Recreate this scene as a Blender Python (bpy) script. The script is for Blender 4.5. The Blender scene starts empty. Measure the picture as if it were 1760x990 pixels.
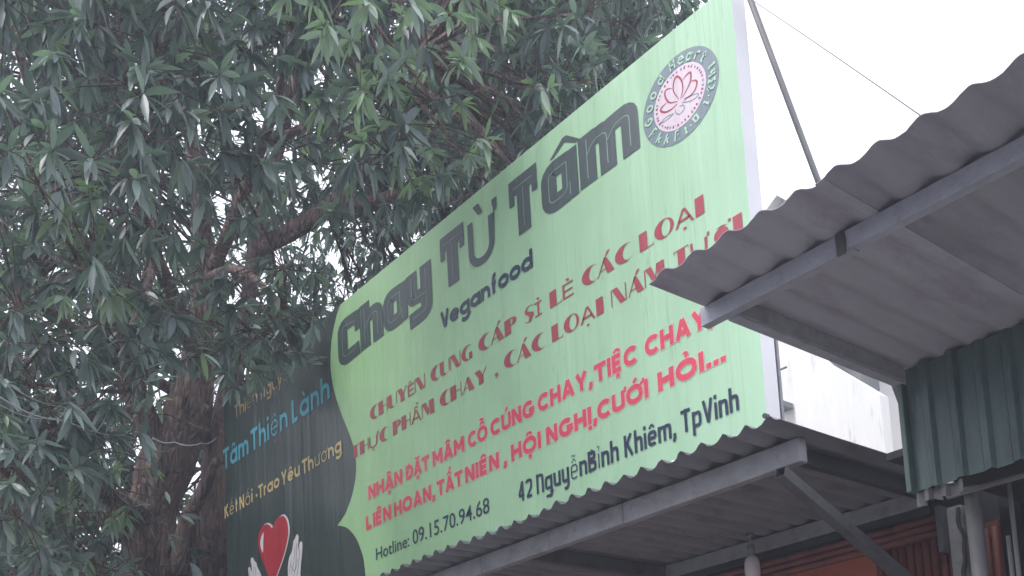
import bpy, bmesh, math, random
import numpy as np
from mathutils import Vector, Matrix
random.seed(7); rng = np.random.default_rng(7)
S = bpy.context.scene; C = S.collection
R = math.radians

# ------------------------------------------------------------------ camera
# world: X runs along the sign board, Y away from the camera across it, Z up. Photo pixels are 1760 x 990.
F, CX, CY = 1780.0, 880.0, 1205.0
_u = np.array([-905, 16305, -1780.0]); _u /= np.linalg.norm(_u)
_s = np.array([-1454, -275, -1780.0]); _s -= (_s @ _u) * _u; _s /= np.linalg.norm(_s)
RM = np.array([-_s, np.cross(_u, -_s), _u]); EYE = np.array([0, 0, 1.6])
cd = bpy.data.cameras.new('camera'); cam = bpy.data.objects.new('camera', cd); C.objects.link(cam)
m = Matrix(RM.tolist()).to_4x4(); m.translation = Vector(EYE.tolist()); cam.matrix_world = m
cd.sensor_width = 36; cd.lens = 36 * F / 1760; cd.shift_x = 0; cd.shift_y = (CY - 495) / 1760
cd.clip_start = 0.05; cd.clip_end = 2000
S.camera = cam

# ------------------------------------------------------------------ sky, sun, exposure
SUN_EL, SUN_AZ = R(58), R(200)
w = bpy.data.worlds.new('World'); S.world = w; w.use_nodes = True
nt = w.node_tree; bg = nt.nodes['Background']
sky = nt.nodes.new('ShaderNodeTexSky'); sky.sky_type = 'NISHITA'; sky.sun_disc = False
sky.sun_elevation = SUN_EL; sky.sun_rotation = SUN_AZ; sky.dust_density = 4; sky.air_density = 1.2
mixw = nt.nodes.new('ShaderNodeMix'); mixw.data_type = 'RGBA'; mixw.inputs[0].default_value = 0.86
mixw.inputs[7].default_value = (9.5, 9.6, 10.5, 1)        # the even white cloud sheet
nt.links.new(sky.outputs[0], mixw.inputs[6]); nt.links.new(mixw.outputs[2], bg.inputs[0])
bg.inputs[1].default_value = 0.1
sl = bpy.data.lights.new('sun', 'SUN'); sl.energy = 1.0; sl.angle = R(25); sl.color = (1, 0.97, 0.92)
so = bpy.data.objects.new('sun', sl); C.objects.link(so)
sd = Vector((math.sin(SUN_AZ) * math.cos(SUN_EL), math.cos(SUN_AZ) * math.cos(SUN_EL), math.sin(SUN_EL)))
so.rotation_euler = sd.to_track_quat('Z', 'Y').to_euler()
S.view_settings.view_transform = 'Standard'; S.view_settings.look = 'None'; S.view_settings.gamma = 1
S.view_settings.exposure = 1.15
S.cycles.max_bounces = 6; S.cycles.transparent_max_bounces = 8

# ------------------------------------------------------------------ measuring helpers
def ray(x, y): return RM @ np.array([x - CX, -(y - CY), -F])
def on(x, y, ax, val):
    d = ray(x, y); return EYE + d * (val - EYE[ax]) / d[ax]
def dep(x, y, z): return EYE + ray(x, y) * z / F
def proj(p):
    c = RM.T @ (np.asarray(p, float) - EYE); return CX - F * c[0] / c[2], CY + F * c[1] / c[2], -c[2]
def projn(P):
    c = (P - EYE) @ RM; return CX - F * c[:, 0] / c[:, 2], CY + F * c[:, 1] / c[:, 2], -c[:, 2]
YS = 4.4515
def sx(px, z):                                   # X on the sign's face that shows at column px at height z
    a, b = -14.0, 2.0
    for _ in range(40):
        m_ = (a + b) / 2
        if proj((m_, YS, z))[0] < px: a = m_
        else: b = m_
    return (a + b) / 2
def sg(px, py): p = on(px, py, 1, YS); return (p[0], p[2])

# ------------------------------------------------------------------ objects
def tag(o, label=None, cat=None, group=None, kind=None):
    if label: o['label'] = label
    if cat: o['category'] = cat
    if group: o['group'] = group
    if kind: o['kind'] = kind
    return o
def empty(name, loc, label, cat, group=None):
    o = bpy.data.objects.new(name, None); C.objects.link(o); o.location = loc; o.empty_display_size = .1
    return tag(o, label, cat, group)
def link(name, me, mt=None, parent=None):
    if mt is not None and not me.materials: me.materials.append(mt)
    o = bpy.data.objects.new(name, me); C.objects.link(o)
    if parent is not None:
        o.parent = parent
        loc = Vector((0, 0, 0)); p = parent
        while p is not None: loc += p.location; p = p.parent
        o.location = -loc
    return o
def mesh(name, V, Fc, mt, parent=None, smooth=False):
    me = bpy.data.meshes.new(name); me.from_pydata([tuple(map(float, v)) for v in V], [], Fc); me.update()
    if smooth:
        for p in me.polygons: p.use_smooth = True
    return link(name, me, mt, parent)
class MB:
    def __init__(s): s.V = []; s.F = []
    def add(s, V, Fc):
        n = len(s.V); s.V += [tuple(map(float, v)) for v in V]; s.F += [[i + n for i in f] for f in Fc]; return s
    def box(s, x0, x1, y0, y1, z0, z1):
        V = [(x, y, z) for x in (x0, x1) for y in (y0, y1) for z in (z0, z1)]
        return s.add(V, [(0, 1, 3, 2), (4, 6, 7, 5), (0, 4, 5, 1), (2, 3, 7, 6), (0, 2, 6, 4), (1, 5, 7, 3)])
    def tube(s, pts, rad, n=8, cap=True, chk=False):
        pts = [Vector(p) for p in pts]; k = len(pts)
        rad = rad if hasattr(rad, '__len__') else [rad] * k
        t = (pts[1] - pts[0]).normalized(); a = t.orthogonal().normalized(); rings = []
        for i in range(k):
            t = (pts[min(i + 1, k - 1)] - pts[max(i - 1, 0)]).normalized()
            a = (a - t * a.dot(t)).normalized(); b = t.cross(a)
            rings.append([pts[i] + (a * math.cos(2 * math.pi * j / n) + b * math.sin(2 * math.pi * j / n)) * rad[i] for j in range(n)])
        V = [v for r in rings for v in r]
        Fc = [(i * n + j, i * n + (j + 1) % n, (i + 1) * n + (j + 1) % n, (i + 1) * n + j) for i in range(k - 1) for j in range(n)]
        if cap: Fc += [tuple(range(n))[::-1], tuple((k - 1) * n + j for j in range(n))]
        return s.add(V, Fc)
    def prism(s, poly, y0, y1):                  # outline in X,Z pushed along Y
        n = len(poly); V = [(x, y0, z) for x, z in poly] + [(x, y1, z) for x, z in poly]
        return s.add(V, [tuple(range(n)), tuple(range(2 * n - 1, n - 1, -1))] + [(i, i + n, (i + 1) % n + n, (i + 1) % n) for i in range(n)])
    def extx(s, poly, x0, x1):                   # outline in Y,Z pushed along X
        n = len(poly); V = [(x0, y, z) for y, z in poly] + [(x1, y, z) for y, z in poly]
        return s.add(V, [tuple(range(n)), tuple(range(2 * n - 1, n - 1, -1))] + [(i, i + n, (i + 1) % n + n, (i + 1) % n) for i in range(n)])
    def build(s, name, mt, parent=None, smooth=False, bevel=0):
        o = mesh(name, s.V, s.F, mt, parent, smooth)
        bm = bmesh.new(); bm.from_mesh(o.data); bmesh.ops.recalc_face_normals(bm, faces=bm.faces)
        if bevel: bmesh.ops.bevel(bm, geom=[e for e in bm.edges if len(e.link_faces) == 2 and e.calc_face_angle(0) > .7], offset=bevel, segments=1, affect='EDGES')
        bm.to_mesh(o.data); bm.free(); return o

# ------------------------------------------------------------------ materials
def mat(name, col, rough=.7, var=.12, scale=6, metal=0, bump=.1, bscale=40, stretch=(1, 1, 1), dirt=None, dscale=2.5, spec=.5, dthr=.52):
    mt = bpy.data.materials.new(name); mt.use_nodes = True; N = mt.node_tree.nodes; L = mt.node_tree.links
    b = N['Principled BSDF']; b.inputs['Roughness'].default_value = rough; b.inputs['Metallic'].default_value = metal
    b.inputs['Specular IOR Level'].default_value = spec
    tc = N.new('ShaderNodeTexCoord'); mp = N.new('ShaderNodeMapping'); mp.inputs['Scale'].default_value = stretch
    geo = N.new('ShaderNodeNewGeometry'); L.new(geo.outputs['Position'], mp.inputs['Vector'])
    n1 = N.new('ShaderNodeTexNoise'); n1.inputs['Scale'].default_value = scale; n1.inputs['Detail'].default_value = 6; n1.inputs['Roughness'].default_value = .65
    L.new(mp.outputs[0], n1.inputs['Vector'])
    cr = N.new('ShaderNodeValToRGB'); cr.color_ramp.elements[0].position = .3; cr.color_ramp.elements[1].position = .7
    c = np.array(col)
    cr.color_ramp.elements[0].color = (*(c * (1 - var)), 1); cr.color_ramp.elements[1].color = (*np.minimum(c * (1 + var), 1), 1)
    L.new(n1.outputs[0], cr.inputs[0]); out = cr.outputs[0]
    if dirt is not None:
        n2 = N.new('ShaderNodeTexNoise'); n2.inputs['Scale'].default_value = dscale; n2.inputs['Detail'].default_value = 8; n2.inputs['Roughness'].default_value = .7
        L.new(mp.outputs[0], n2.inputs['Vector'])
        c2 = N.new('ShaderNodeValToRGB'); c2.color_ramp.elements[0].position = dthr; c2.color_ramp.elements[1].position = dthr + .16
        L.new(n2.outputs[0], c2.inputs[0])
        mx = N.new('ShaderNodeMix'); mx.data_type = 'RGBA'; mx.inputs[7].default_value = (*dirt, 1)
        L.new(c2.outputs[0], mx.inputs[0]); L.new(out, mx.inputs[6]); out = mx.outputs[2]
    L.new(out, b.inputs['Base Color'])
    if bump:
        n3 = N.new('ShaderNodeTexNoise'); n3.inputs['Scale'].default_value = bscale; n3.inputs['Detail'].default_value = 4
        L.new(mp.outputs[0], n3.inputs['Vector'])
        bp = N.new('ShaderNodeBump'); bp.inputs['Strength'].default_value = bump; bp.inputs['Distance'].default_value = .01
        L.new(n3.outputs[0], bp.inputs['Height']); L.new(bp.outputs[0], b.inputs['Normal'])
    return mt

def vinyl(name, col, veil_col=None, drip=.16, rough=.42):
    """printed vinyl: slow creases, fine vertical rain streaks; veil_col = lighter tone towards the right end, a glare veil put into the colour"""
    mt = bpy.data.materials.new(name); mt.use_nodes = True; N = mt.node_tree.nodes; L = mt.node_tree.links
    b = N['Principled BSDF']; b.inputs['Roughness'].default_value = rough; b.inputs['Specular IOR Level'].default_value = .4
    geo = N.new('ShaderNodeNewGeometry'); sep = N.new('ShaderNodeSeparateXYZ'); L.new(geo.outputs['Position'], sep.inputs[0])
    out = None
    base = N.new('ShaderNodeMix'); base.data_type = 'RGBA'; base.inputs[6].default_value = (*col, 1); base.inputs[7].default_value = (*(veil_col or col), 1)
    mr = N.new('ShaderNodeMapRange'); mr.inputs[1].default_value = -7.6; mr.inputs[2].default_value = -3.2  # glare veil painted in: colour pales from left to right
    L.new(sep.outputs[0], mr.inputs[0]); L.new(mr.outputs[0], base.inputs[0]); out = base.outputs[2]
    def nz(sc, st, det=5):
        mp = N.new('ShaderNodeMapping'); mp.inputs['Scale'].default_value = st; L.new(geo.outputs['Position'], mp.inputs['Vector'])
        n = N.new('ShaderNodeTexNoise'); n.inputs['Scale'].default_value = sc; n.inputs['Detail'].default_value = det; L.new(mp.outputs[0], n.inputs['Vector']); return n
    # wandering hair-thin streaks: |noise-.5| small
    n1 = nz(1, (17, 1, .55), 3); sb = N.new('ShaderNodeMath'); sb.operation = 'SUBTRACT'; sb.inputs[1].default_value = .5; L.new(n1.outputs[0], sb.inputs[0])
    ab = N.new('ShaderNodeMath'); ab.operation = 'ABSOLUTE'; L.new(sb.outputs[0], ab.inputs[0])
    r1 = N.new('ShaderNodeMapRange'); r1.inputs[1].default_value = 0; r1.inputs[2].default_value = .012; r1.inputs[3].default_value = 1; r1.inputs[4].default_value = 0; L.new(ab.outputs[0], r1.inputs[0])
    n2 = nz(1, (1.3, 1, .7), 4); r2 = N.new('ShaderNodeMapRange'); r2.inputs[1].default_value = .42; r2.inputs[2].default_value = .62; L.new(n2.outputs[0], r2.inputs[0])
    mu = N.new('ShaderNodeMath'); mu.operation = 'MULTIPLY'; L.new(r1.outputs[0], mu.inputs[0]); L.new(r2.outputs[0], mu.inputs[1])
    n4 = nz(1, (2.2, 1, 1.4), 6); r4 = N.new('ShaderNodeMapRange'); r4.inputs[1].default_value = .4; r4.inputs[2].default_value = .75; r4.inputs[4].default_value = .45; L.new(n4.outputs[0], r4.inputs[0])
    n5 = nz(1, (70, 1, 1.0), 3); r5 = N.new('ShaderNodeMapRange'); r5.inputs[1].default_value = .5; r5.inputs[2].default_value = .8; r5.inputs[4].default_value = .5; L.new(n5.outputs[0], r5.inputs[0])
    mx0 = N.new('ShaderNodeMath'); mx0.operation = 'MAXIMUM'; L.new(mu.outputs[0], mx0.inputs[0]); L.new(r4.outputs[0], mx0.inputs[1])
    mx1 = N.new('ShaderNodeMath'); mx1.operation = 'MAXIMUM'; L.new(mx0.outputs[0], mx1.inputs[0]); L.new(r5.outputs[0], mx1.inputs[1])
    sc = N.new('ShaderNodeMath'); sc.operation = 'MULTIPLY'; sc.inputs[1].default_value = drip * 2; L.new(mx1.outputs[0], sc.inputs[0])
    dk = N.new('ShaderNodeMix'); dk.data_type = 'RGBA'; dk.blend_type = 'MULTIPLY'; dk.inputs[7].default_value = (.35, .42, .36, 1)
    L.new(sc.outputs[0], dk.inputs[0]); L.new(out, dk.inputs[6]); L.new(dk.outputs[2], b.inputs['Base Color'])
    n3 = nz(1, (1.6, 1, .35), 2); n6 = nz(1, (6.5, 1, .3), 3)
    wv = N.new('ShaderNodeMath'); wv.operation = 'MULTIPLY_ADD'; wv.inputs[1].default_value = .25; L.new(n6.outputs[0], wv.inputs[0]); L.new(n3.outputs[0], wv.inputs[2])
    bp = N.new('ShaderNodeBump'); bp.inputs['Strength'].default_value = 1; bp.inputs['Distance'].default_value = .06
    L.new(wv.outputs[0], bp.inputs['Height']); L.new(bp.outputs[0], b.inputs['Normal'])
    return mt

M = dict(
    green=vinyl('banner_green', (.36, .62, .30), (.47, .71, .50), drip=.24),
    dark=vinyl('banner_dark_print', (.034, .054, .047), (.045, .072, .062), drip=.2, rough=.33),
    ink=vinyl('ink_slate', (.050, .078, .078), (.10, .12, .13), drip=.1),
    navy=vinyl('ink_navy', (.03, .04, .085), drip=.1),
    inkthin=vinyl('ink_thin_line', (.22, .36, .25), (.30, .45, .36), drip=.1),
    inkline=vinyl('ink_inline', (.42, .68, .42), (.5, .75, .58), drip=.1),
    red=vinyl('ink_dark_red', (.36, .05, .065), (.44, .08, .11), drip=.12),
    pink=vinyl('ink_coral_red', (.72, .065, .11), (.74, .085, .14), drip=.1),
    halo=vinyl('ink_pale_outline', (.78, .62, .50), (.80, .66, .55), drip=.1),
    blue=vinyl('ink_light_blue', (.07, .36, .46), drip=.1),
    yellow=vinyl('ink_pale_yellow', (.62, .48, .22), drip=.1),
    gold=vinyl('ink_dull_gold', (.40, .29, .14), drip=.1),
    heart=vinyl('ink_heart_red', (.45, .018, .03), drip=.08),
    white=vinyl('ink_white', (.74, .72, .74), drip=.08),
    ring=vinyl('ink_ring', (.24, .29, .33), drip=.1),
    disc=vinyl('ink_disc', (.78, .66, .74), drip=.1),
    side=vinyl('banner_side_white', (.84, .83, .84), drip=.25, rough=.6),
    sheet2b=mat('lilac_grey_sheet_darker', (.30, .29, .335), .6, .12, 2.6, bump=.15, bscale=90, stretch=(1.6, .5, 1), dirt=(.22, .205, .25), dscale=3, dthr=.5),
    steel=mat('painted_grey_steel', (.27, .27, .29), .5, .18, 9, bump=.15, dirt=(.19, .185, .19), dscale=7),
    stub=mat('grimy_zinc', (.16, .155, .16), .6, .2, 8, bump=.2, dirt=(.07, .065, .07), dscale=9),
    steel2=mat('dark_grey_steel', (.085, .085, .095), .55, .2, 9, bump=.15, dirt=(.05, .045, .045), dscale=6),
    sheet=mat('weathered_grey_sheet', (.215, .21, .235), .6, .16, 3, bump=.25, bscale=90, stretch=(1, .5, 1), dirt=(.15, .14, .155), dscale=5, dthr=.5),
    sheet2=mat('lilac_grey_sheet', (.36, .345, .395), .6, .10, 2.2, bump=.15, bscale=90, stretch=(1.6, .5, 1), dirt=(.28, .25, .31), dscale=3.4, dthr=.5),
    rim=mat('sheet_cut_edge', (.07, .05, .085), .6),
    teal=mat('teal_painted_cladding', (.088, .130, .128), .5, .22, 4, bump=.2, bscale=50, stretch=(3, 1, .5), dirt=(.045, .066, .066), dscale=5),
    orange=mat('brown_red_cladding', (.18, .052, .042), .55, .2, 5, bump=.2, stretch=(1, 1, .6), dirt=(.08, .025, .02), dscale=4),
    wood=mat('orange_panel', (.33, .075, .032), .5, .22, 3, bump=.12, stretch=(1, 1, 4), dirt=(.16, .04, .02), dscale=3),
    darkwall=mat('near_black', (.03, .03, .034), .8, .3, 3, bump=.2),  # even near-black tone shared by back walls, flashing, rafter and cable
    concrete=mat('concrete', (.20, .20, .20), .85, .2, 5, bump=.4, bscale=30, dirt=(.10, .10, .10), dscale=3),
    pipe=mat('grey_pipe', (.19, .185, .19), .5, .15, 7, bump=.1),
    render=mat('white_render', (.84, .82, .80), .85, .04, 2, bump=.1, stretch=(1, 1, .25), dirt=(.55, .55, .53), dscale=1.6, dthr=.60),
    stain=mat('white_render_stained', (.88, .87, .84), .85, .04, 3, bump=.15, stretch=(2.4, 1, .30), dirt=(.42, .42, .38), dscale=1.9, dthr=.56),
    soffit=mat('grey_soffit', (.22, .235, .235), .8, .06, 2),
    bark=None, leaf=None,
    ground=mat('asphalt', (.09, .09, .09), .9, .2, 2, bump=.4, dirt=(.07, .07, .07)),
    pave=mat('pavement_concrete', (.30, .29, .275), .85, .12, 3, bump=.3, dirt=(.22, .21, .20)),
    bulb=mat('bulb_glass', (.70, .62, .62), .25, .05, 8, bump=0),
    socket=mat('socket_plastic', (.20, .20, .19), .5, .1, 8, bump=0),
    cable=mat('cable_grey', (.16, .16, .17), .6, .1, 8, bump=0),
    glass=mat('pale_green_sheet', (.50, .58, .57), .3, .08, 3, bump=0),
)

# bark
bk = mat('mango_bark', (.21, .145, .12), .9, .35, 7, bump=0, stretch=(1, 1, .35), dirt=(.035, .028, .028), dscale=3, dthr=.48)
N = bk.node_tree.nodes; L = bk.node_tree.links; geo = N.new('ShaderNodeNewGeometry'); mp = N.new('ShaderNodeMapping'); mp.inputs['Scale'].default_value = (16, 16, 3.2)
L.new(geo.outputs['Position'], mp.inputs[0]); v = N.new('ShaderNodeTexVoronoi'); v.feature = 'DISTANCE_TO_EDGE'; v.inputs['Scale'].default_value = 1.6
nd = N.new('ShaderNodeTexNoise'); nd.inputs['Scale'].default_value = 1.2; nd.inputs['Detail'].default_value = 5
L.new(mp.outputs[0], nd.inputs['Vector']); ad = N.new('ShaderNodeMix'); ad.data_type = 'VECTOR'; ad.inputs[0].default_value = .35
L.new(mp.outputs[0], ad.inputs[4]); L.new(nd.outputs[1], ad.inputs[5]); L.new(ad.outputs[1], v.inputs['Vector'])
bp = N.new('ShaderNodeBump'); bp.inputs['Strength'].default_value = 1; bp.inputs['Distance'].default_value = .05
mr = N.new('ShaderNodeMapRange'); mr.inputs[2].default_value = .35; L.new(v.outputs[0], mr.inputs[0]); L.new(mr.outputs[0], bp.inputs['Height']); L.new(bp.outputs[0], N['Principled BSDF'].inputs['Normal'])
M['bark'] = bk
# leaves: tone of each leaf is an attribute of the leaf (old dark to young bright; mid pale greys paint in sheen)
def leafmat(name):
    mt = bpy.data.materials.new(name); mt.use_nodes = True; N = mt.node_tree.nodes; L = mt.node_tree.links
    b = N['Principled BSDF']; b.inputs['Roughness'].default_value = .36; b.inputs['Specular IOR Level'].default_value = .7
    at = N.new('ShaderNodeAttribute'); at.attribute_name = 'tone'
    cr = N.new('ShaderNodeValToRGB'); e = cr.color_ramp.elements
    e[0].position = 0; e[0].color = (.080, .112, .118, 1); e[1].position = 1; e[1].color = (.24, .36, .16, 1)
    k = e.new(.45); k.color = (.20, .255, .255, 1); k = e.new(.7); k.color = (.31, .38, .34, 1)
    L.new(at.outputs['Fac'], cr.inputs[0]); L.new(cr.outputs[0], b.inputs['Base Color'])
    tr = N.new('ShaderNodeBsdfTranslucent'); g = N.new('ShaderNodeMix'); g.data_type = 'RGBA'; g.blend_type = 'MULTIPLY'; g.inputs[0].default_value = 1
    g.inputs[7].default_value = (1.1, 1.5, .8, 1); L.new(cr.outputs[0], g.inputs[6]); L.new(g.outputs[2], tr.inputs['Color'])
    ms = N.new('ShaderNodeMixShader'); ms.inputs[0].default_value = .22
    L.new(b.outputs[0], ms.inputs[1]); L.new(tr.outputs[0], ms.inputs[2]); L.new(ms.outputs[0], N['Material Output'].inputs['Surface'])
    return mt
M['leaf'] = leafmat('mango_leaf')

# ------------------------------------------------------------------ ground
tag(mesh('road', [(-600, -600, 0), (600, -600, 0), (600, 600, 0), (-600, 600, 0)], [(0, 1, 2, 3)], M['ground']), 'asphalt ground reaching the horizon', kind='structure')
b = MB().box(-40, 30, 1.2, 9.5, .0, .12); tag(b.build('pavement', M['pave'], bevel=.01), 'raised concrete pavement before the stalls', kind='structure')

# ------------------------------------------------------------------ sign board
XL, XR, ZB, ZT = -9.965, -3.181, 3.574, 6.105
sign = empty('sign_board', (XL, YS, ZB), 'huge slanting green and dark banner sign lettered for vegan food above the lower tin canopy', 'sign')
gx = np.linspace(XL, XR, 60); 
Vb = [(x, YS, z) for x in gx for z in (ZB, ZT)]
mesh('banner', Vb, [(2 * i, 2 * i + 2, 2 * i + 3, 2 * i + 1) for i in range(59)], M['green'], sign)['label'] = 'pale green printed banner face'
MB().add([(XR, YS, ZB), (XR, YS, ZT), (XR + .004, 4.565, ZT), (XR + .004, 4.565, ZB)], [(0, 1, 2, 3)]).box(XL, XR - .01, 4.50, 4.56, ZT - .06, ZT - .004).build('banner_side', M['side'], sign)['label'] = 'creased white return at the right end of the banner'
fr = MB()
for x in np.linspace(XL + .03, XR - .08, 9): fr.box(x - .02, x + .02, 4.50, 4.54, ZB + .003, ZT - .07)
for z in (ZB + .1, 4.3, 5.2): fr.box(XL + .01, XR - .02, 4.545, 4.575, z - .02, z + .02)
fr.build('frame', M['steel2'], sign)
MB().box(XR - .03, XR + .006, 4.58, 4.60, 3.58, 4.25).build('frame_post', M['steel'], sign)
LY = [0]
def lay(name, polys, mt, layer, label=None, par=None):
    """flat print: quads / polygons in sign coordinates, a hair in front of the face"""
    y = YS - .0012 * layer
    V = []; Fc = []
    for P in polys:
        n = len(V); V += [(p[0], y, p[1]) for p in P]; Fc.append(list(range(n, n + len(P))))
    o = mesh(name, V, Fc, mt, par or sign)
    bm = bmesh.new(); bm.from_mesh(o.data); bmesh.ops.triangulate(bm, faces=[f for f in bm.faces if len(f.verts) > 4]); 
    for f in bm.faces: 
        f.normal_update()
        if f.normal.y > 0: f.normal_flip()
    bm.to_mesh(o.data); bm.free()
    if label: o['label'] = label
    return o
# dark left field with its scalloped right border
bd = [(585, 522), (577, 548), (570, 585), (568, 625), (571, 655), (577, 682), (587, 712), (599, 742), (608, 768), (612, 795), (611, 822), (606, 848), (599, 870), (590, 889), (580, 903)]
bd2 = [(594, 906), (604, 914), (613, 927), (620, 944), (625, 962), (628, 990), (629, 1020), (626, 1050), (615, 1085)]
def smooth_px(P, k=4):
    out = []
    for i in range(len(P) - 1):
        p0 = P[max(i - 1, 0)]; p1 = P[i]; p2 = P[i + 1]; p3 = P[min(i + 2, len(P) - 1)]
        for j in range(k):
            t = j / k; out.append(tuple(.5 * (2 * p1[a] + (p2[a] - p0[a]) * t + (2 * p0[a] - 5 * p1[a] + 4 * p2[a] - p3[a]) * t * t + (3 * p1[a] - p0[a] - 3 * p2[a] + p3[a]) * t ** 3) for a in (0, 1)))
    return out + [P[-1]]
border = [sg(*p) for p in smooth_px(bd)] + [sg(*p) for p in smooth_px([bd[-1]] + bd2)][1:]
border[0] = (border[0][0], ZT - .001)
dq = []
for i in range(len(border) - 1):
    dq.append([(XL + .001, border[i][1]), border[i], border[i + 1], (XL + .001, border[i + 1][1])])
zb = border[-1][1]; dq.append([(XL + .001, zb), border[-1], (border[-1][0], ZB + .001), (XL + .001, ZB + .001)]) if zb > ZB else None
lay('dark_field', dq, M['dark'], 1, 'dark green left field of the banner with a scalloped border')

# ---- lettering
_tc = {}
def text_mesh(body, offset):
    key = (body, offset)
    if key in _tc: return _tc[key]
    cu = bpy.data.curves.new('t', 'FONT'); cu.body = body; cu.size = 1; cu.offset = offset; cu.resolution_u = 3; cu.dimensions = '2D'; cu.fill_mode = 'FRONT'
    ob = bpy.data.objects.new('t', cu); C.objects.link(ob)
    bpy.context.view_layer.update()
    me = bpy.data.meshes.new_from_object(ob.evaluated_get(bpy.context.evaluated_depsgraph_get()))
    V = np.array([v.co[:2] for v in me.vertices]); Fc = [list(p.vertices) for p in me.polygons]
    bpy.data.objects.remove(ob); bpy.data.curves.remove(cu); bpy.data.meshes.remove(me)
    _tc[key] = (V, Fc); return V, Fc
CAP = None
def face_front(o):
    bm = bmesh.new(); bm.from_mesh(o.data)
    for q in bm.faces:
        q.normal_update()
        if q.normal.y > 0: q.normal_flip()
    bm.to_mesh(o.data); bm.free(); return o
NCH = [0]
def words(name, items, mt, layer, bold=0, label=None, halo=None, halo_mt=None):
    """items: (text, px_left, px_right, z_baseline, cap_height); every character is a part, its pale outline a sub-part"""
    global CAP
    if CAP is None: CAP = text_mesh('H', 0)[0][:, 1].max()
    for (t, pl, pr, z, cap) in items:
        xl, xr = sx(pl, z + cap / 2), sx(pr, z + cap / 2)
        v0, _ = text_mesh(t, bold); a, b_ = v0[:, 0].min(), v0[:, 0].max(); kx = (xr - xl) / (b_ - a); kz = cap / CAP
        for i, ch in enumerate(t):
            right = text_mesh(t[:i + 1], bold)[0][:, 0].max(); vc, fc = text_mesh(ch, bold); sh = right - vc[:, 0].max()
            NCH[0] += 1; y = YS - .0012 * (layer + 1) - .0002 * (NCH[0] % 3)
            o = face_front(mesh('letter', [(xl + (p[0] + sh - a) * kx, y, z + p[1] * kz) for p in vc], fc, mt, sign))
            if halo:
                vh, fh = text_mesh(ch, bold + halo)
                face_front(mesh('outline', [(xl + (p[0] + sh - a) * kx, y + .0012, z + p[1] * kz) for p in vh], fh, halo_mt, o))
def ribbon(pts, wd, closed=False):
    """quads of a stroke with mitred joins; wd number or list"""
    P = [np.array(p, float) for p in pts]; n = len(P); W = wd if hasattr(wd, '__len__') else [wd] * n
    Ls = []; Rs = []
    for i in range(n):
        a = P[i] - P[i - 1] if (i > 0 or closed) else P[1] - P[0]
        b_ = P[(i + 1) % n] - P[i] if (i < n - 1 or closed) else P[-1] - P[-2]
        a = a / (np.linalg.norm(a) + 1e-9); b_ = b_ / (np.linalg.norm(b_) + 1e-9)
        na = np.array([-a[1], a[0]]); nb = np.array([-b_[1], b_[0]]); mm = na + nb; L_ = np.linalg.norm(mm)
        mm = na if L_ < 1e-6 else mm / L_; k = min(1 / max(mm @ na, .35), 2.2)
        Ls.append(P[i] + mm * W[i] / 2 * k); Rs.append(P[i] - mm * W[i] / 2 * k)
    return [[Ls[i], Rs[i], Rs[(i + 1) % n], Ls[(i + 1) % n]] for i in range(n if closed else n - 1)]
def arc(cx, cz, rx, rz, a0, a1, n=14): return [(cx + rx * math.cos(R(a0 + (a1 - a0) * i / n)), cz + rz * math.sin(R(a0 + (a1 - a0) * i / n))) for i in range(n + 1)]
def strip(A, B): return [[A[i], A[i + 1], B[i + 1], B[i]] for i in range(len(A) - 1)]
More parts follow.
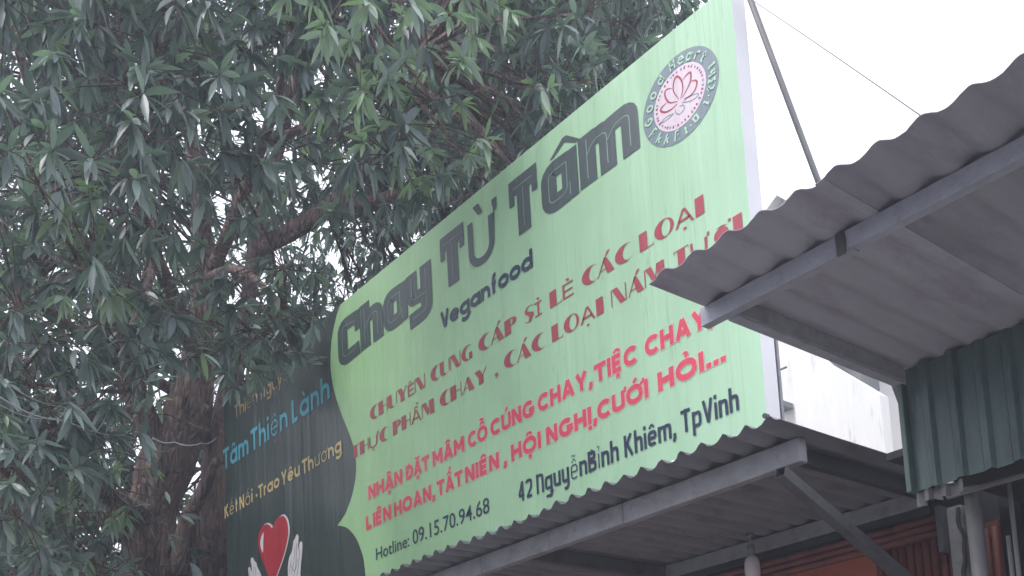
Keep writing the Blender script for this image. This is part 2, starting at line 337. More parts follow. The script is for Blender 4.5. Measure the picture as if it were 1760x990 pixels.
# thick-and-thin display capitals (cap height 1)
def rect(x0, x1, z0, z1): return [(x0, z0), (x1, z0), (x1, z1), (x0, z1)]
TH = .05
def acute(cx): return [[(cx - .02, 1.06), (cx + .06, 1.06), (cx + .24, 1.30), (cx + .08, 1.30)]]
DECO = {
 'C': (.72, strip(arc(.46, .5, .46, .52, 48, 312, 22), arc(.60, .5, .25, .46, 62, 298, 22))),
 'G': (.80, strip(arc(.46, .5, .46, .52, 48, 318, 22), arc(.56, .5, .27, .47, 62, 306, 22)) + [rect(.56, .78, 0.02, .46)]),
 'H': (.78, [rect(0, .38, 0, 1), rect(.38, .70, .49, .54), rect(.70, .75, 0, 1)]),
 'U': (.76, [rect(0, .30, .3, 1), rect(.68, .73, .3, 1)] + strip(arc(.365, .3, .365, .32, 180, 360), arc(.49, .3, .19, .27, 180, 360))),
 'Y': (.80, [[(0, 1), (.34, 1), (.54, .46), (.24, .46)], [(.70, 1), (.76, 1), (.50, .46), (.44, .46)], rect(.24, .54, 0, .46)]),
 'N': (.84, [rect(0, .05, 0, 1), [(.05, 1), (.34, 1), (.74, 0), (.45, 0)], rect(.74, .79, 0, 1)]),
 'P': (.72, [rect(0, .36, 0, 1)] + strip(arc(.36, .74, .34, .26, 90, -90), arc(.34, .74, .14, .21, 90, -90))),
 'S': (.62, strip(arc(.34, .72, .30, .29, 40, 180, 10) + [(.10, .55), (.28, .36), (.30, .2), (.24, .06)][0:4], arc(.38, .74, .20, .22, 55, 178, 10) + [(.26, .66), (.56, .48), (.58, .30), (.34, -.01)]) + strip(arc(.28, .26, .30, .28, -60, -150, 6), arc(.28, .26, .27, .24, -60, -150, 6))),
 'L': (.66, [rect(0, .36, 0, 1), rect(.36, .62, 0, .05), [(.58, .05), (.62, .05), (.62, .22)]]),
 'A': (.82, [[(0, 0), (.05, 0), (.42, 1), (.36, 1)], [(.36, 1), (.46, 1), (.80, 0), (.46, 0), (.30, .82)], rect(.13, .5, .28, .33)]),
 'O': (.86, strip(arc(.42, .5, .42, .52, 90, 450, 32), arc(.50, .5, .20, .46, 90, 450, 32))),
 'I': (.38, [rect(0, .36, 0, 1)]),
 'T': (.70, [rect(.17, .49, 0, .95), rect(0, .66, .95, 1), [(0, .95), (.03, .80), (.03, .95)], [(.63, .95), (.66, .80), (.66, .95)]]),
 'M': (1.0, [rect(0, .05, 0, 1), [(.05, 1), (.34, 1), (.56, .25), (.44, .0)], [(.50, .05), (.56, .25), (.66, 1), (.60, 1)][0:4], rect(.64, .96, 0, 1)]),
 ',': (.30, [[(.05, .16), (.25, .16), (.25, 0), (.10, -.18), (.13, 0), (.05, 0)]]),
}
def deco_words(items, mt, layer, label):
    for (t, pl, pr, z, cap) in items:
        xl, xr = sx(pl, z + cap / 2), sx(pr, z + cap / 2)
        seq = []; x = 0
        for ch in t:
            if ch in 'ÊỈẺẠỰẨƯƠ':
                v, f = text_mesh(ch, -.004); a, b_ = v[:, 0].min(), v[:, 0].max(); k0 = 1 / text_mesh('H', 0)[0][:, 1].max() * .86
                seq.append((x - a * k0, k0, v, f)); x += (b_ - a) * k0 + .07
            else:
                base = {'Ấ': 'A', 'Á': 'A'}.get(ch, ch); wd, polys = DECO[base]
                pl_ = [list(q) for q in polys] + (acute(.42) if ch in 'ẤÁ' else [])
                seq.append((x, None, pl_, None)); x += wd + .03
        kx = (xr - xl) / (x - .07)
        for (x0, k0, a, f) in seq:
            if k0 is None: P = [[(xl + (x0 + p[0]) * kx, z + p[1] * cap) for p in q] for q in a]
            else: P = [[(xl + (x0 + a[i][0] * k0) * kx, z + a[i][1] * k0 * cap) for i in q] for q in f]
            lay('letter', P, mt, layer, None)
zR1, zR2, zS1, zS2 = 4.907, 4.672, 4.253, 4.009
cR = .110
deco_words([('CHUYÊN', 636.4, 731, zR1, cR), ('CUNG', 740.6, 811.3, zR1, cR), ('CẤP', 822.7, 888, zR1, cR), ('SỈ', 901.7, 931.6, zR1, cR), ('LẺ', 945.3, 985.8, zR1, cR), ('CÁC', 1000.6, 1083, zR1, cR), ('LOẠI', 1099.2, 1209.5, zR1, cR)], M['red'], 3, 'dark red line CHUYÊN CUNG CẤP SỈ LẺ CÁC LOẠI')
deco_words([('THỰC', 605, 666.7, zR2, cR), ('PHẨM', 675.6, 746.3, zR2, cR), ('CHAY', 756.4, 837.2, zR2, cR), (',', 849, 856, zR2, cR), ('CÁC', 866.7, 935.3, zR2, cR), ('LOẠI', 948.7, 1036.6, zR2, cR), ('NẤM', 1051, 1142, zR2, cR), ('TƯƠI', 1159, 1275.5, zR2, cR)], M['red'], 3, 'dark red line THỰC PHẨM CHAY, CÁC LOẠI NẤM TƯƠI')
cS = .116
import unicodedata
def sup(cx, cz, rx, rz, a0, a1, sq, n=16):       # superellipse arc: sq=2 round, 4 boxy
    out = []
    for i in range(n + 1):
        a = R(a0 + (a1 - a0) * i / n); c, s_ = math.cos(a), math.sin(a)
        out.append((cx + rx * math.copysign(abs(c) ** (2 / sq), c), cz + rz * math.copysign(abs(s_) ** (2 / sq), s_)))
    return out
def glyph(ch, w, sq):
    """centre lines of one character, cap height 1; returns strokes, width"""
    h = w / 2; x = .72; r = .25 if sq > 2.5 else .33; nw = .46 if sq > 2.5 else .56; t = 1 - h
    def arch(x0, x1, top): m_ = (x0 + x1) / 2; return [(x0, top * .45)] + sup(m_, top - h - (x1 - x0) * .5, (x1 - x0) / 2, (x1 - x0) * .5, 180, 0, sq, 10) + [(x1, 0)]
    bowl = lambda cx, rx, top, a0=0, a1=360: sup(cx, top / 2, rx, top / 2 - h, a0, a1, sq, 20)
    G = {
    'A': ([[(0, 0), (.33, 1)], [(.66, 0), (.33, 1)], [(.12, .30), (.54, .30)]], .66),
    'B': ([[(0, 0), (0, 1)], [(0, t), (.2, t)] + sup(.2, .76, .26, .24 - h, 90, -90, sq, 8) + [(0, .52)], [(.2, .52)] + sup(.22, .26, .28, .27 - h, 90, -90, sq, 8) + [(0, h)]], .5),
    'C': ([sup(.36, .5, .36, .5 - h, 45, 315, sq, 18)], .62), 'G': ([sup(.36, .5, .36, .5 - h, 45, 335, sq, 18), [(.40, .44), (.70, .44), (.70, .2)]], .70),
    'D': ([[(0, 0), (0, 1)], [(0, t), (.2, t)] + sup(.2, .5, .42, .5 - h, 90, -90, sq, 12) + [(0, h)]], .62),
    'Đ': ([[(0, 0), (0, 1)], [(0, t), (.2, t)] + sup(.2, .5, .42, .5 - h, 90, -90, sq, 12) + [(0, h)], [(-.14, .5), (.24, .5)]], .62),
    'E': ([[(0, 0), (0, 1)], [(0, t), (.44, t)], [(0, .5), (.40, .5)], [(0, h), (.44, h)]], .44), 'L': ([[(0, 0), (0, 1)], [(0, h), (.42, h)]], .42),
    'H': ([[(0, 0), (0, 1)], [(.56, 0), (.56, 1)], [(0, .5), (.56, .5)]], .56), 'I': ([[(0, 0), (0, 1)]], 0),
    'K': ([[(0, 0), (0, 1)], [(.50, 1), (.02, .45)], [(.16, .58), (.54, 0)]], .54),
    'M': ([[(0, 0), (0, 1)], [(0, .98), (.36, .28)], [(.36, .28), (.72, .98)], [(.72, 0), (.72, 1)]], .72),
    'N': ([[(0, 0), (0, 1)], [(0, .98), (.56, .02)], [(.56, 0), (.56, 1)]], .56), 'O': ([sup(.38, .5, .38, .5 - h, 0, 360, sq, 26)], .76),
    'T': ([[(-h, t), (.56 + h, t)], [(.28, 0), (.28, 1)]], .56), 'U': ([[(0, 1)] + sup(.28, .30, .28, .30 - h, 180, 360, sq, 12) + [(.56, 1)]], .56),
    'V': ([[(0, 1), (.29, .02)], [(.58, 1), (.29, .02)]], .58), 'Y': ([[(0, 1), (.30, .44)], [(.60, 1), (.30, .44)], [(.30, .48), (.30, 0)]], .60),
    '∩': ([[(0, 0), (0, 1)], [(0, t), (.1, t)] + sup(.16, .70, .34, .30 - h, 90, 0, sq, 8) + [(.50, 0)]], .50),
    '4': ([[(.40, 0), (.40, 1)], [(.38, .98), (0, .30)], [(-.02, .28), (.56, .28)]], .54), '2': ([sup(.25, .72, .25, .28 - h, 170, -10, sq, 10) + [(.46, .50), (.02, .10)], [(0, h), (.54, h)]], .52),
    'a': ([bowl(r, r, x), [(2 * r, 0), (2 * r, x)]], 2 * r), 'd': ([bowl(r, r, x), [(2 * r, 0), (2 * r, 1.04)]], 2 * r), 'o': ([bowl(r, r, x)], 2 * r),
    'g': ([bowl(r, r, x), [(2 * r, x), (2 * r, -.08)] + sup(r, -.08, r, .22, 0, -150, sq, 10)], 2 * r),
    'p': ([bowl(r, r, x), [(0, -.30), (0, x)]], 2 * r), 'e': ([sup(r, x / 2, r, x / 2 - h, 0, 318, sq, 18), [(0, x / 2), (2 * r, x / 2)]], 2 * r),
    'h': ([[(0, 0), (0, 1.04)], arch(0, nw, x)], nw), 'n': ([[(0, 0), (0, x)], arch(0, nw, x)], nw), 'm': ([[(0, 0), (0, x)], arch(0, nw * .9, x), arch(nw * .9, nw * 1.8, x)], nw * 1.8),
    'u': ([[(0, x)] + sup(nw / 2, nw / 2 + h, nw / 2, nw / 2, 180, 360, sq, 10)[:-1] + [(nw, x * .5)], [(nw, 0), (nw, x)]], nw),
    'y': ([[(0, x)] + sup(nw / 2, nw / 2 + h, nw / 2, nw / 2, 180, 360, sq, 10)[:-1] + [(nw, x * .5)], [(nw, x), (nw, -.12), (nw * .75, -.26), (nw * .2, -.27)]], nw) if sq > 2.5 else ([[(0, x), (.27, 0)], [(.54, x), (.14, -.30)]], .54),
    'r': ([[(0, 0), (0, x)], [(0, x * .5)] + sup(.24, x - h - .2, .24, .2, 180, 80, sq, 6)], .26), 't': ([[(0, .98), (0, 0)], [(-.16, x - h), (.2, x - h)]], .2),
    'f': ([[(0, 0)] + sup(.2, .84, .2, .2, 180, 90, sq, 6), [(-.14, x - h), (.2, x - h)]], .2), 'i': ([[(0, 0), (0, x)]], 0), 'ı': ([[(0, 0), (0, x)]], 0),
    '-': ([[(0, .36), (.26, .36)]], .26), ',': ([[(.02, w * .9), (.02, 0), (-.07, -.20)]], .0), '.': ([[(0, 0), (0, w * 1.1)]], 0), 'l': ([[(0, 0), (0, 1.04)]], 0),
    }
    st, wd = G[ch]; return [list(q) for q in st], wd
def marks(base, mk, wd, w, sq):
    """accents as (points, width factor)"""
    low = base.islower() or base == 'ı'; hb = .74 if low else 1.02; cx = wd / 2; out = []; lvl = hb + .08; tw_ = .62
    if base == 'i' and not any(c in '\u0301\u0300\u0309\u0303' for c in mk): out.append(([(0, .86), (0, .86 + w * .95)], 1))
    for c in mk:
        if c == '\u0302': out += [([(cx - .20, lvl), (cx, lvl + .16)], tw_), ([(cx, lvl + .16), (cx + .20, lvl)], tw_)]; lvl += .24
        elif c == '\u0306': out.append((sup(cx, lvl + .16, .18, .14, 180, 360, 2, 8), tw_)); lvl += .22
        elif c == '\u031b': out.append(([(wd - .02, hb - .14), (wd + .16, hb - .06), (wd + .18, hb + .12)], tw_))
        elif c == '\u0323': out.append(([(cx, -.30), (cx, -.30 + w * 1.0)], 1))
    for c in mk:
        if c == '\u0301': out.append(([(cx - .03, lvl), (cx + .15, lvl + .22)], tw_))
        elif c == '\u0300': out.append(([(cx + .05, lvl), (cx - .13, lvl + .22)], tw_))
        elif c == '\u0309': out.append((sup(cx, lvl + .16, .09, .08, 160, -60, 2, 8) + [(cx, lvl)], tw_ * .8))
        elif c == '\u0303': out.append(([(cx - .18, lvl + .02), (cx - .10, lvl + .11), (cx + .08, lvl + .03), (cx + .17, lvl + .12)], tw_ * .9))
    return out
NST = [0]
def stroke_words(items, mt, layer, w, sq=2, gap=.16, halo=0, halo_mt=None, thin='', thin_mt=None):
    """items: (text, px_left, px_right, z_baseline, cap). Letters listed in thin are set in the lighter fallback face"""
    for (t, pl, pr, z, cap) in items:
        xl, xr = sx(pl, z + cap / 2), sx(pr, z + cap / 2); x = w / 2; L_ = []
        for ch in t:
            d = unicodedata.normalize('NFD', ch); b0 = d[0]; ww = w * (.45 if ch in thin else 1)
            st, wd = glyph(b0, ww, sq); ex = .14 if b0 in 'tfĐ' else 0; x += ex
            L_.append((ch, b0, x, st, marks(b0, d[1:], wd, ww, sq), wd, ww)); x += wd + w + gap
        kx = (xr - xl) / (x - gap - w / 2)
        for (ch, b0, x0, st, mk, wd, ww) in L_:
            NST[0] += 1; y0 = YS - .0012 * layer - .00013 * (NST[0] % 4); o = None
            for (extra, mt_, yy, nm) in (((0, mt, y0 - .0014, 'letter'), (halo, halo_mt, y0, 'outline')) if halo else ((0, mt, y0 - .0014, 'letter'),)):
                V = []; Fc = []; k = 0
                for pts, f in [(q, 1) for q in st] + mk:
                    k += 1; P_ = [np.array((xl + (x0 + p[0]) * kx, z + p[1] * cap)) for p in pts]
                    if extra:
                        d0 = P_[0] - P_[1]; P_[0] = P_[0] + d0 / np.linalg.norm(d0) * extra; d1 = P_[-1] - P_[-2]; P_[-1] = P_[-1] + d1 / np.linalg.norm(d1) * extra
                    # stroke weight follows the stretch of the face
                    for qi, q in enumerate(ribbon(P_, ww * f * cap * (.3 + .7 * min(kx / cap, 1.8)) + 2 * extra)):
                        n = len(V); V += [(p[0], yy - .00016 * (k % 6) - .000015 * (qi % 9), p[1]) for p in q]; Fc.append([n, n + 1, n + 2, n + 3])
                ob = face_front(mesh(nm, V, Fc, mt_, o or sign))
                if o is None: o = ob
stroke_words([('NHẬN', 633.5, 692, zS1, cS), ('ĐẶT', 696, 738, zS1, cS), ('MÂM', 744, 798.8, zS1, cS), ('CỖ', 805, 838.4, zS1, cS), ('CÚNG', 843.6, 919, zS1, cS), ('CHAY,', 924.7, 1018, zS1, cS), ('TIỆC', 1022, 1095.7, zS1, cS), ('CHAY,', 1109, 1225, zS1, cS),
 ('LIÊN', 629.5, 672.7, zS2, cS), ('HOAN,', 677.6, 747.5, zS2, cS), ('TẤT', 751.5, 796, zS2, cS), ('NIÊN', 800, 858.6, zS2, cS), (',', 865.5, 871, zS2, cS), ('HỘI', 878.8, 930.6, zS2, cS), ('NGHỊ,', 939, 1026, zS2, cS), ('CƯỚI', 1027, 1115, zS2, cS), ('HỎI...', 1130.7, 1247.5, zS2, cS)], M['pink'], 2, .245, 2.2, .07, .0045, M['halo'])
stroke_words([('42', 891.7, 915.6, 3.706, .135), ('∩guyễnBỉnh', 923, 1063.6, 3.706, .135), ('Khiêm,', 1073.8, 1161, 3.706, .135), ('TpVinh', 1171.4, 1269.6, 3.706, .135)], M['navy'], 3, .18, 4, .13, thin='ễỉ')
words('lettering', [('Hotline:', 647, 704, 3.724, .098), ('09.15.70.94.68', 710, 841.5, 3.724, .112)], M['navy'], 3, .002, '')
stroke_words([('Veganfood', 758, 916, 5.266, .132)], M['navy'], 3, .215, 2, .05)
stroke_words([('Thiện', 404, 442.7, 5.812, .14), ('Nguyện', 449, 506.4, 5.80, .14)], M['gold'], 3, .13, 2, .14, thin='ệ')
stroke_words([('Tâm', 384.5, 427.6, 5.352, .225), ('Thiện', 432, 494.8, 5.346, .225), ('Lành', 502.4, 567, 5.338, .225)], M['blue'], 3, .19, 2, .13, thin='ệ')
stroke_words([('Kết', 386.7, 410, 4.835, .135), ('Nối', 412.4, 435, 4.83, .135), ('-', 439.5, 444, 4.825, .135), ('Trao', 444.8, 481, 4.823, .135), ('Yêu', 484.5, 516, 4.812, .135), ('Thương', 520, 587.6, 4.800, .135)], M['yellow'], 3, .19, 2, .12, thin='ếốươ')

# ---- the big title: heavy rounded capitals with a thin inline
def rnd(pts, rr, k=5):
    out = [pts[0]]
    for i in range(1, len(pts) - 1):
        p = np.array(pts[i], float); a = np.array(pts[i - 1], float) - p; b_ = np.array(pts[i + 1], float) - p
        la, lb = np.linalg.norm(a), np.linalg.norm(b_); r_ = min(rr, la * .49, lb * .49); A_ = p + a / la * r_; B_ = p + b_ / lb * r_
        for j in range(k + 1):
            t = j / k; out.append(tuple((1 - t) ** 2 * A_ + 2 * t * (1 - t) * p + t * t * B_))
    return out + [pts[-1]]
W_ = .30
def title(ch):
    """strokes (points, width), inline strokes, advance; x-height .80, cap height 1"""
    h = W_ / 2
    if ch == 'C': s = [(rnd([(.66, .86), (h, .90), (h, .10), (.66, .14)], .16), W_), ([(.60, .98), (.60, .56)], .14)]; i = [rnd([(.56, .80), (h, .88), (h, .14), (.56, .16), (.56, .30)], .14)]; w_ = .66
    elif ch == 'h': s = [([(h, 0), (h, 1.02)], W_), (rnd([(h + .05, .66), (.53, .72), (.53, 0)], .16), W_)]; i = [[(h, .12), (h, .9)], rnd([(h, .42), (.30, .66), (.53, .66), (.53, .12)], .10)]; w_ = .66
    elif ch == 'a': s = [(rnd([(.53, .68), (h, .70), (h, .10), (.53, .12)], .16), W_), ([(.55, -.02), (.55, .82)], W_)]; i = [rnd([(.50, .66), (h, .66), (h, .12), (.50, .14), (.50, .66)], .12), [(.55, .28), (.55, .06)]]; w_ = .68
    elif ch == 'y': s = [([(h, .82), (h, .30)], W_), (rnd([(h, .36), (h + .02, .28), (.42, .26)], .05), W_ * .9), (rnd([(.54, .82), (.54, -.12), (.06, -.14)], .14), W_)]; i = [rnd([(h, .72), (h, .26), (.54, .24)], .06), rnd([(.54, .72), (.54, -.10), (.16, -.12)], .12)]; w_ = .67
    elif ch == 'T': s = [([(0, .88), (.74, .88)], W_), ([(.37, 0), (.37, .9)], W_ * 1.1), ([(.07, .58), (.07, .95)], .14), ([(.67, .58), (.67, .95)], .14)]; i = [[(.12, .86), (.62, .86)], [(.37, .80), (.37, .10)]]; w_ = .74
    elif ch == 'm': s = [([(h, 0), (h, .86)], W_), (rnd([(h, .70), (.50, .72), (.50, 0)], .14), W_ * .92), (rnd([(.50, .70), (.88, .72), (.88, 0)], .14), W_ * .92)]; i = [[(h, .10), (h, .76)], rnd([(h, .48), (.26, .66), (.50, .66), (.50, .12)], .10), rnd([(.50, .48), (.64, .66), (.88, .66), (.88, .12)], .10)]; w_ = 1.0
    return s, i, w_
zT = 5.550
def put_title(ch, pl, pr, z0, H):
    xl, xr = sx(pl, z0 + H / 2), sx(pr, z0 + H / 2); s, i, w_ = title(ch); kx = (xr - xl) / w_
    V = []; Fc = []; k = 0
    for pts, wd in s:
        k += 1
        for qi, q in enumerate(ribbon(pts, wd)):
            n = len(V); V += [(xl + p[0] * kx, YS - .0034 - .00032 * k - .00003 * (qi % 9), z0 + p[1] * H) for p in q]; Fc.append([n, n + 1, n + 2, n + 3])
    o = face_front(mesh('letter', V, Fc, M['ink'], sign)); o['label'] = 'heavy slate title letter ' + ch
    lay('inline', [[(xl + p[0] * kx, z0 + p[1] * H) for p in q] for pts in i for q in ribbon(pts, .013)], M['inkthin'], 5, None, o)
for a in (('C', 581.5, 617.8, zT, .385), ('h', 619.2, 657.2, zT, .385), ('a', 659, 699, zT + .005, .385), ('y', 699, 740.5, zT, .40), ('T', 758.5, 798.7, zT, .405), ('T', 877, 924.8, zT, .410), ('a', 930.8, 991, zT, .400), ('m', 995.4, 1095.3, zT, .400)):
    put_title(*a)
lay('accent', [[(sx(945, 5.9), 5.905), (sx(952, 5.9), 5.905), (sx(971, 5.9), 5.955), (sx(990, 5.9), 5.89), (sx(997, 5.9), 5.895), (sx(975, 5.9), 5.99), (sx(968, 5.9), 5.99)]], M['ink'], 3, 'caret accent over the a')
words('lettering', [('Ừ', 806, 857, 5.553, .325)], M['ink'], 3, .014, 'slate letter Ừ in a thinner face')

# ---- round emblem
lc = ((-3.88 - 3.306) / 2, (5.731 + 5.646) / 2 - .015); RX, RZ = .290, .262
def el(fx, k=40, a0=0, a1=360): return arc(lc[0], lc[1], RX * fx, RZ * fx, a0, a1, k)
lay('emblem_ring', strip(el(1), el(.68)), M['ring'], 2, 'grey blue ring of the emblem')
lay('emblem_disc', [el(.69)[:-1]], M['disc'], 3, 'pale pink disc of the emblem')
def on_ring(strokes, deg, rad, sc, flip=False):
    """place little stroke glyph upright to the ring at angle deg"""
    out = []; a = R(deg); t = np.array([math.sin(a), -math.cos(a)]); r_ = np.array([math.cos(a), math.sin(a)])
    if flip: t = -t; r_ = -r_
    for pts in strokes:
        q = [np.array([math.cos(a), math.sin(a)]) * rad + t * (p[0] - .5) * sc * .8 + r_ * (p[1] - .5) * sc for p in pts]
        out += ribbon([(lc[0] + p[0] * RX, lc[1] + p[1] * RZ) for p in q], .011)
    return out
GL = {'G': [[(.9, .85), (.5, 1), (.1, .6), (.1, .3), (.5, 0), (.9, .2), (.9, .5), (.6, .5)]], 'o': [arc(.5, .38, .4, .38, 0, 360, 10)], 'd': [arc(.42, .35, .36, .35, 0, 360, 10), [(.85, 0), (.85, 1.1)]],
 'H': [[(.15, 0), (.15, 1.1)], [(.85, 0), (.85, 1.1)], [(.15, .5), (.85, .6)]], 'e': [[(.15, .4), (.85, .5), (.6, .8), (.2, .7), (.1, .3), (.4, 0), (.8, .1)]], 'a': [arc(.42, .35, .36, .35, 0, 360, 10), [(.85, 0), (.85, .75)]],
 'r': [[(.2, 0), (.2, .75)], [(.2, .5), (.5, .8), (.8, .7)]], 't': [[(.45, 1), (.4, .1), (.8, 0)], [(.1, .7), (.8, .72)]],
 'F': [[(.7, 1), (.2, .95), (.2, 0)], [(.45, .5), (.6, .45)]], 'K': [[(.2, 0), (.25, 1)], [(.8, .1), (.4, .45), (.7, .6)]], 'f': [[(.35, 0), (.35, 1), (.8, 1)], [(.65, .6), (.8, .55)]], 'i': [[(.3, .8), (.55, .7), (.45, 0), (.75, .05)]],
 'D': [[(.15, .1), (.1, .95), (.8, .9), (.75, .15), (.15, .1)]], 'S': [[(.2, .9), (.6, .9), (.3, .5), (.7, .1), (.2, 0)]], 'h': [[(.2, 0), (.2, 1)], [(.2, .5), (.7, .55), (.7, 0)]], 'L': [[(.2, 1), (.2, .05), (.8, 0)]], '.': [[(.4, .4), (.6, .45)]]}
for ch, dg in zip('GoodHeart', (184, 163, 144, 122, 98, 82, 66, 50, 36)): lay('letter', on_ring(GL[ch], dg, .84, .20), M['inkline'], 5)
for ch, dg in zip('FKKf', (208, 226, 243, 260)): lay('letter', on_ring(GL[ch], dg, .84, .22, True), M['inkline'], 5)
for ch, dg in zip('i.Di.tShi', (277, 286, 297, 319, 328, 338, 349, 360, 371)): lay('letter', on_ring(GL[ch], dg, .84, .18, True), M['inkline'], 5)
tk = []; tk2 = []
for k in range(40):
    dg = k * 9 + random.uniform(-2, 2); s_ = random.uniform(.03, .07)
    (tk if k % 3 else tk2).extend(on_ring([[(.5, 0), (.5, 1)]], dg, .61, s_))
lay('emblem_ticks', tk, M['red'], 4, 'ring of small red ticks'); lay('emblem_ticks', tk2, M['ring'], 4, 'grey ticks between the red ones')
def lpx(P): return [sg(1080 + x / 4.5, 50 + y / 4.5) for x, y in smooth_px(P, 3)]
pet = [[(395, 545), (352, 480), (358, 400), (382, 368), (415, 400), (425, 470), (405, 545)], [(425, 395), (455, 355), (485, 338), (485, 400), (460, 460), (420, 535)], [(488, 408), (515, 398), (535, 412), (520, 470), (480, 520), (435, 540)], [(340, 460), (300, 470), (285, 500), (300, 550), (330, 572), (385, 560)], [(300, 572), (270, 600), (252, 632), (290, 645), (340, 620), (380, 580)]]
pw = []
for p in pet:
    q = lpx(p); n = len(q); pw += ribbon(q, [.003 + .009 * math.sin(math.pi * i / (n - 1)) for i in range(n)])
lay('emblem_lotus', pw, M['red'], 4, 'dark red outlined lotus petals')
st = []
for p in ([(435, 555), (480, 520), (545, 500), (530, 530), (480, 560), (420, 570)], [(400, 600), (430, 590), (435, 620), (400, 660), (370, 650), (368, 625)], [(355, 655), (300, 680), (262, 720), (240, 745)], [(350, 660), (320, 690), (275, 722), (262, 720)]): st += ribbon(lpx(p), .005)
lay('emblem_leaves', st, M['ring'], 4, 'thin grey green leaves under the lotus')

# ---- heart and hands
def hpx(P, k=4, cl=True): 
    q = smooth_px(P + ([P[0]] if cl else []), k); return [sg(370 + x / 5.825, 820 + y / 5.825) for x, y in (q[:-1] if cl else q)]
hl = [(572, 515), (600, 450), (640, 405), (680, 388), (712, 420), (730, 480), (735, 560), (720, 660), (690, 780), (650, 900), (590, 1060)]
hr = [(590, 1060), (540, 990), (490, 870), (450, 760), (432, 660), (440, 570), (470, 500), (515, 472), (550, 485), (572, 515)]
hp = hpx(hl, 3, False) + hpx(hr, 3, False)[1:-1]
lay('heart_edge', [[(p[0] + .028, p[1] + .006) for p in hp]], M['white'], 3, 'white right edge of the heart')
lay('heart', [hp], M['heart'], 4, 'red heart printed on the dark field')
lay('heart_glint', [hpx([(490, 550), (465, 600), (455, 670), (470, 735), (484, 750), (486, 650)], 3)], M['white'], 5, 'white glint on the heart')
hand1 = [(735, 1040), (730, 900), (745, 800), (765, 760), (780, 690), (785, 640), (800, 620), (812, 585), (826, 573), (838, 600), (832, 700), (838, 720), (848, 660), (862, 645), (876, 665), (872, 760), (862, 860), (855, 960), (850, 1040)]
lay('open_hand', [hpx(hand1, 2)], M['white'], 3, 'pale open hand right of the heart')
hand2 = [(350, 1040), (335, 960), (335, 910), (350, 900), (366, 950), (368, 900), (358, 840), (366, 806), (385, 812), (400, 850), (412, 850), (425, 900), (440, 930), (455, 960), (470, 1040)]
lay('open_hand', [hpx(hand2, 2)], M['white'], 3, 'pale open hand left of the heart')
fl = []
for p in ([(760, 980), (790, 860), (800, 700)], [(790, 1000), (812, 860), (818, 660)], [(820, 1000), (838, 880), (850, 720)], [(745, 950), (765, 830)], [(760, 880), (800, 940), (830, 820)], [(380, 1000), (390, 900)], [(410, 1000), (408, 900)], [(350, 1000), (348, 930)]): fl += ribbon(hpx(p, 3, False), .006)
lay('finger_lines', fl, M['ink'], 4, 'thin lines between the printed fingers')['kind'] = 'stuff'

# ------------------------------------------------------------------ corrugated roofing
def prof(t):                                     # one rib of the roll-formed sheet: rounded crest, flat pan
    t = t % 1.0
    return .5 + .5 * math.cos(2 * math.pi * t) if True else 0
def sheet(name, x0, x1, y0, y1, z, pitch, amp, mt, parent, phase=0, sub=8, drop=0, jag=.0, thick=.0025, pw_=1.5):
    n = int(round((x1 - x0) / pitch * sub)); V = []; Fc = []; ny = 4
    ph = [random.uniform(-jag, jag) for _ in range(n + 1)]
    for s_, dz in ((0, 0), (1, thick)):
        for j in range(ny + 1):
            for i in range(n + 1):
                x = x0 + (x1 - x0) * i / n; y = y0 + (y1 - y0) * j / ny + (ph[i] if j == 0 else 0)
                V.append((x, y, z + dz + amp * prof((x - phase) / pitch) ** pw_ + drop * j / ny + .003 * math.sin(x * 5 + j)))
    k = (n + 1) * (ny + 1)
    for j in range(ny):
        for i in range(n):
            a = j * (n + 1) + i; q = (a, a + 1, a + n + 2, a + n + 1); Fc.append(q[::-1]); Fc.append(tuple(v + k for v in q))
    for i in range(n): Fc.append((i, i + 1, i + 1 + k, i + k)[::-1]); a = ny * (n + 1) + i; Fc.append((a, a + 1, a + 1 + k, a + k))
    for j in range(ny):
        a = j * (n + 1); Fc.append((a, a + n + 1, a + n + 1 + k, a + k)); a += n; Fc.append((a, a + n + 1, a + n + 1 + k, a + k)[::-1])
    o = mesh(name, V, Fc, mt, parent, smooth=True)
    o.data.set_sharp_from_angle(angle=R(50)) if hasattr(o.data, 'set_sharp_from_angle') else None
    return o

# lower canopy
can = empty('lower_canopy', (-3.1, 4.4, 3.38), 'long grey corrugated tin canopy carrying the sign board above the orange shopfront', 'canopy')
x = -3.045; k = 0; pit = .151
while x > -10.2:
    x0 = x - 6 * pit
    o = sheet('roof_sheet', x0 - .03, x, 4.38 + random.uniform(-.012, .012), 6.34, 3.533 + .0035 * (k % 2), pit, .041, M['sheet'], can, phase=-3.045 - .07, jag=.006, pw_=2.1)
    x = x0; k += 1
xs = [-3.135, -4.47, -5.95, -7.4, -8.9, -10.2]
for i in range(5):
    MB().box(xs[i + 1] + .004, xs[i], 4.65, 4.72, 3.388, 3.522).build('front_beam', M['steel'], can, bevel=.006)
MB().box(-10.2, -3.30, 6.225, 6.262, 3.424, 3.53).build('wall_beam', M['steel'], can, bevel=.004)
MB().box(-3.27, -3.22, 4.725, 6.22, 3.43, 3.525).build('side_rafter', M['darkwall'], can, bevel=.005)
MB().box(-10.2, -3.28, 6.24, 6.26, 3.37, 3.42).build('wall_flashing', M['darkwall'], can)
for xx in (-5.6, -7.9): MB().box(xx, xx + .06, 4.725, 6.22, 3.42, 3.525).build('rafter', M['steel2'], can, bevel=.005)
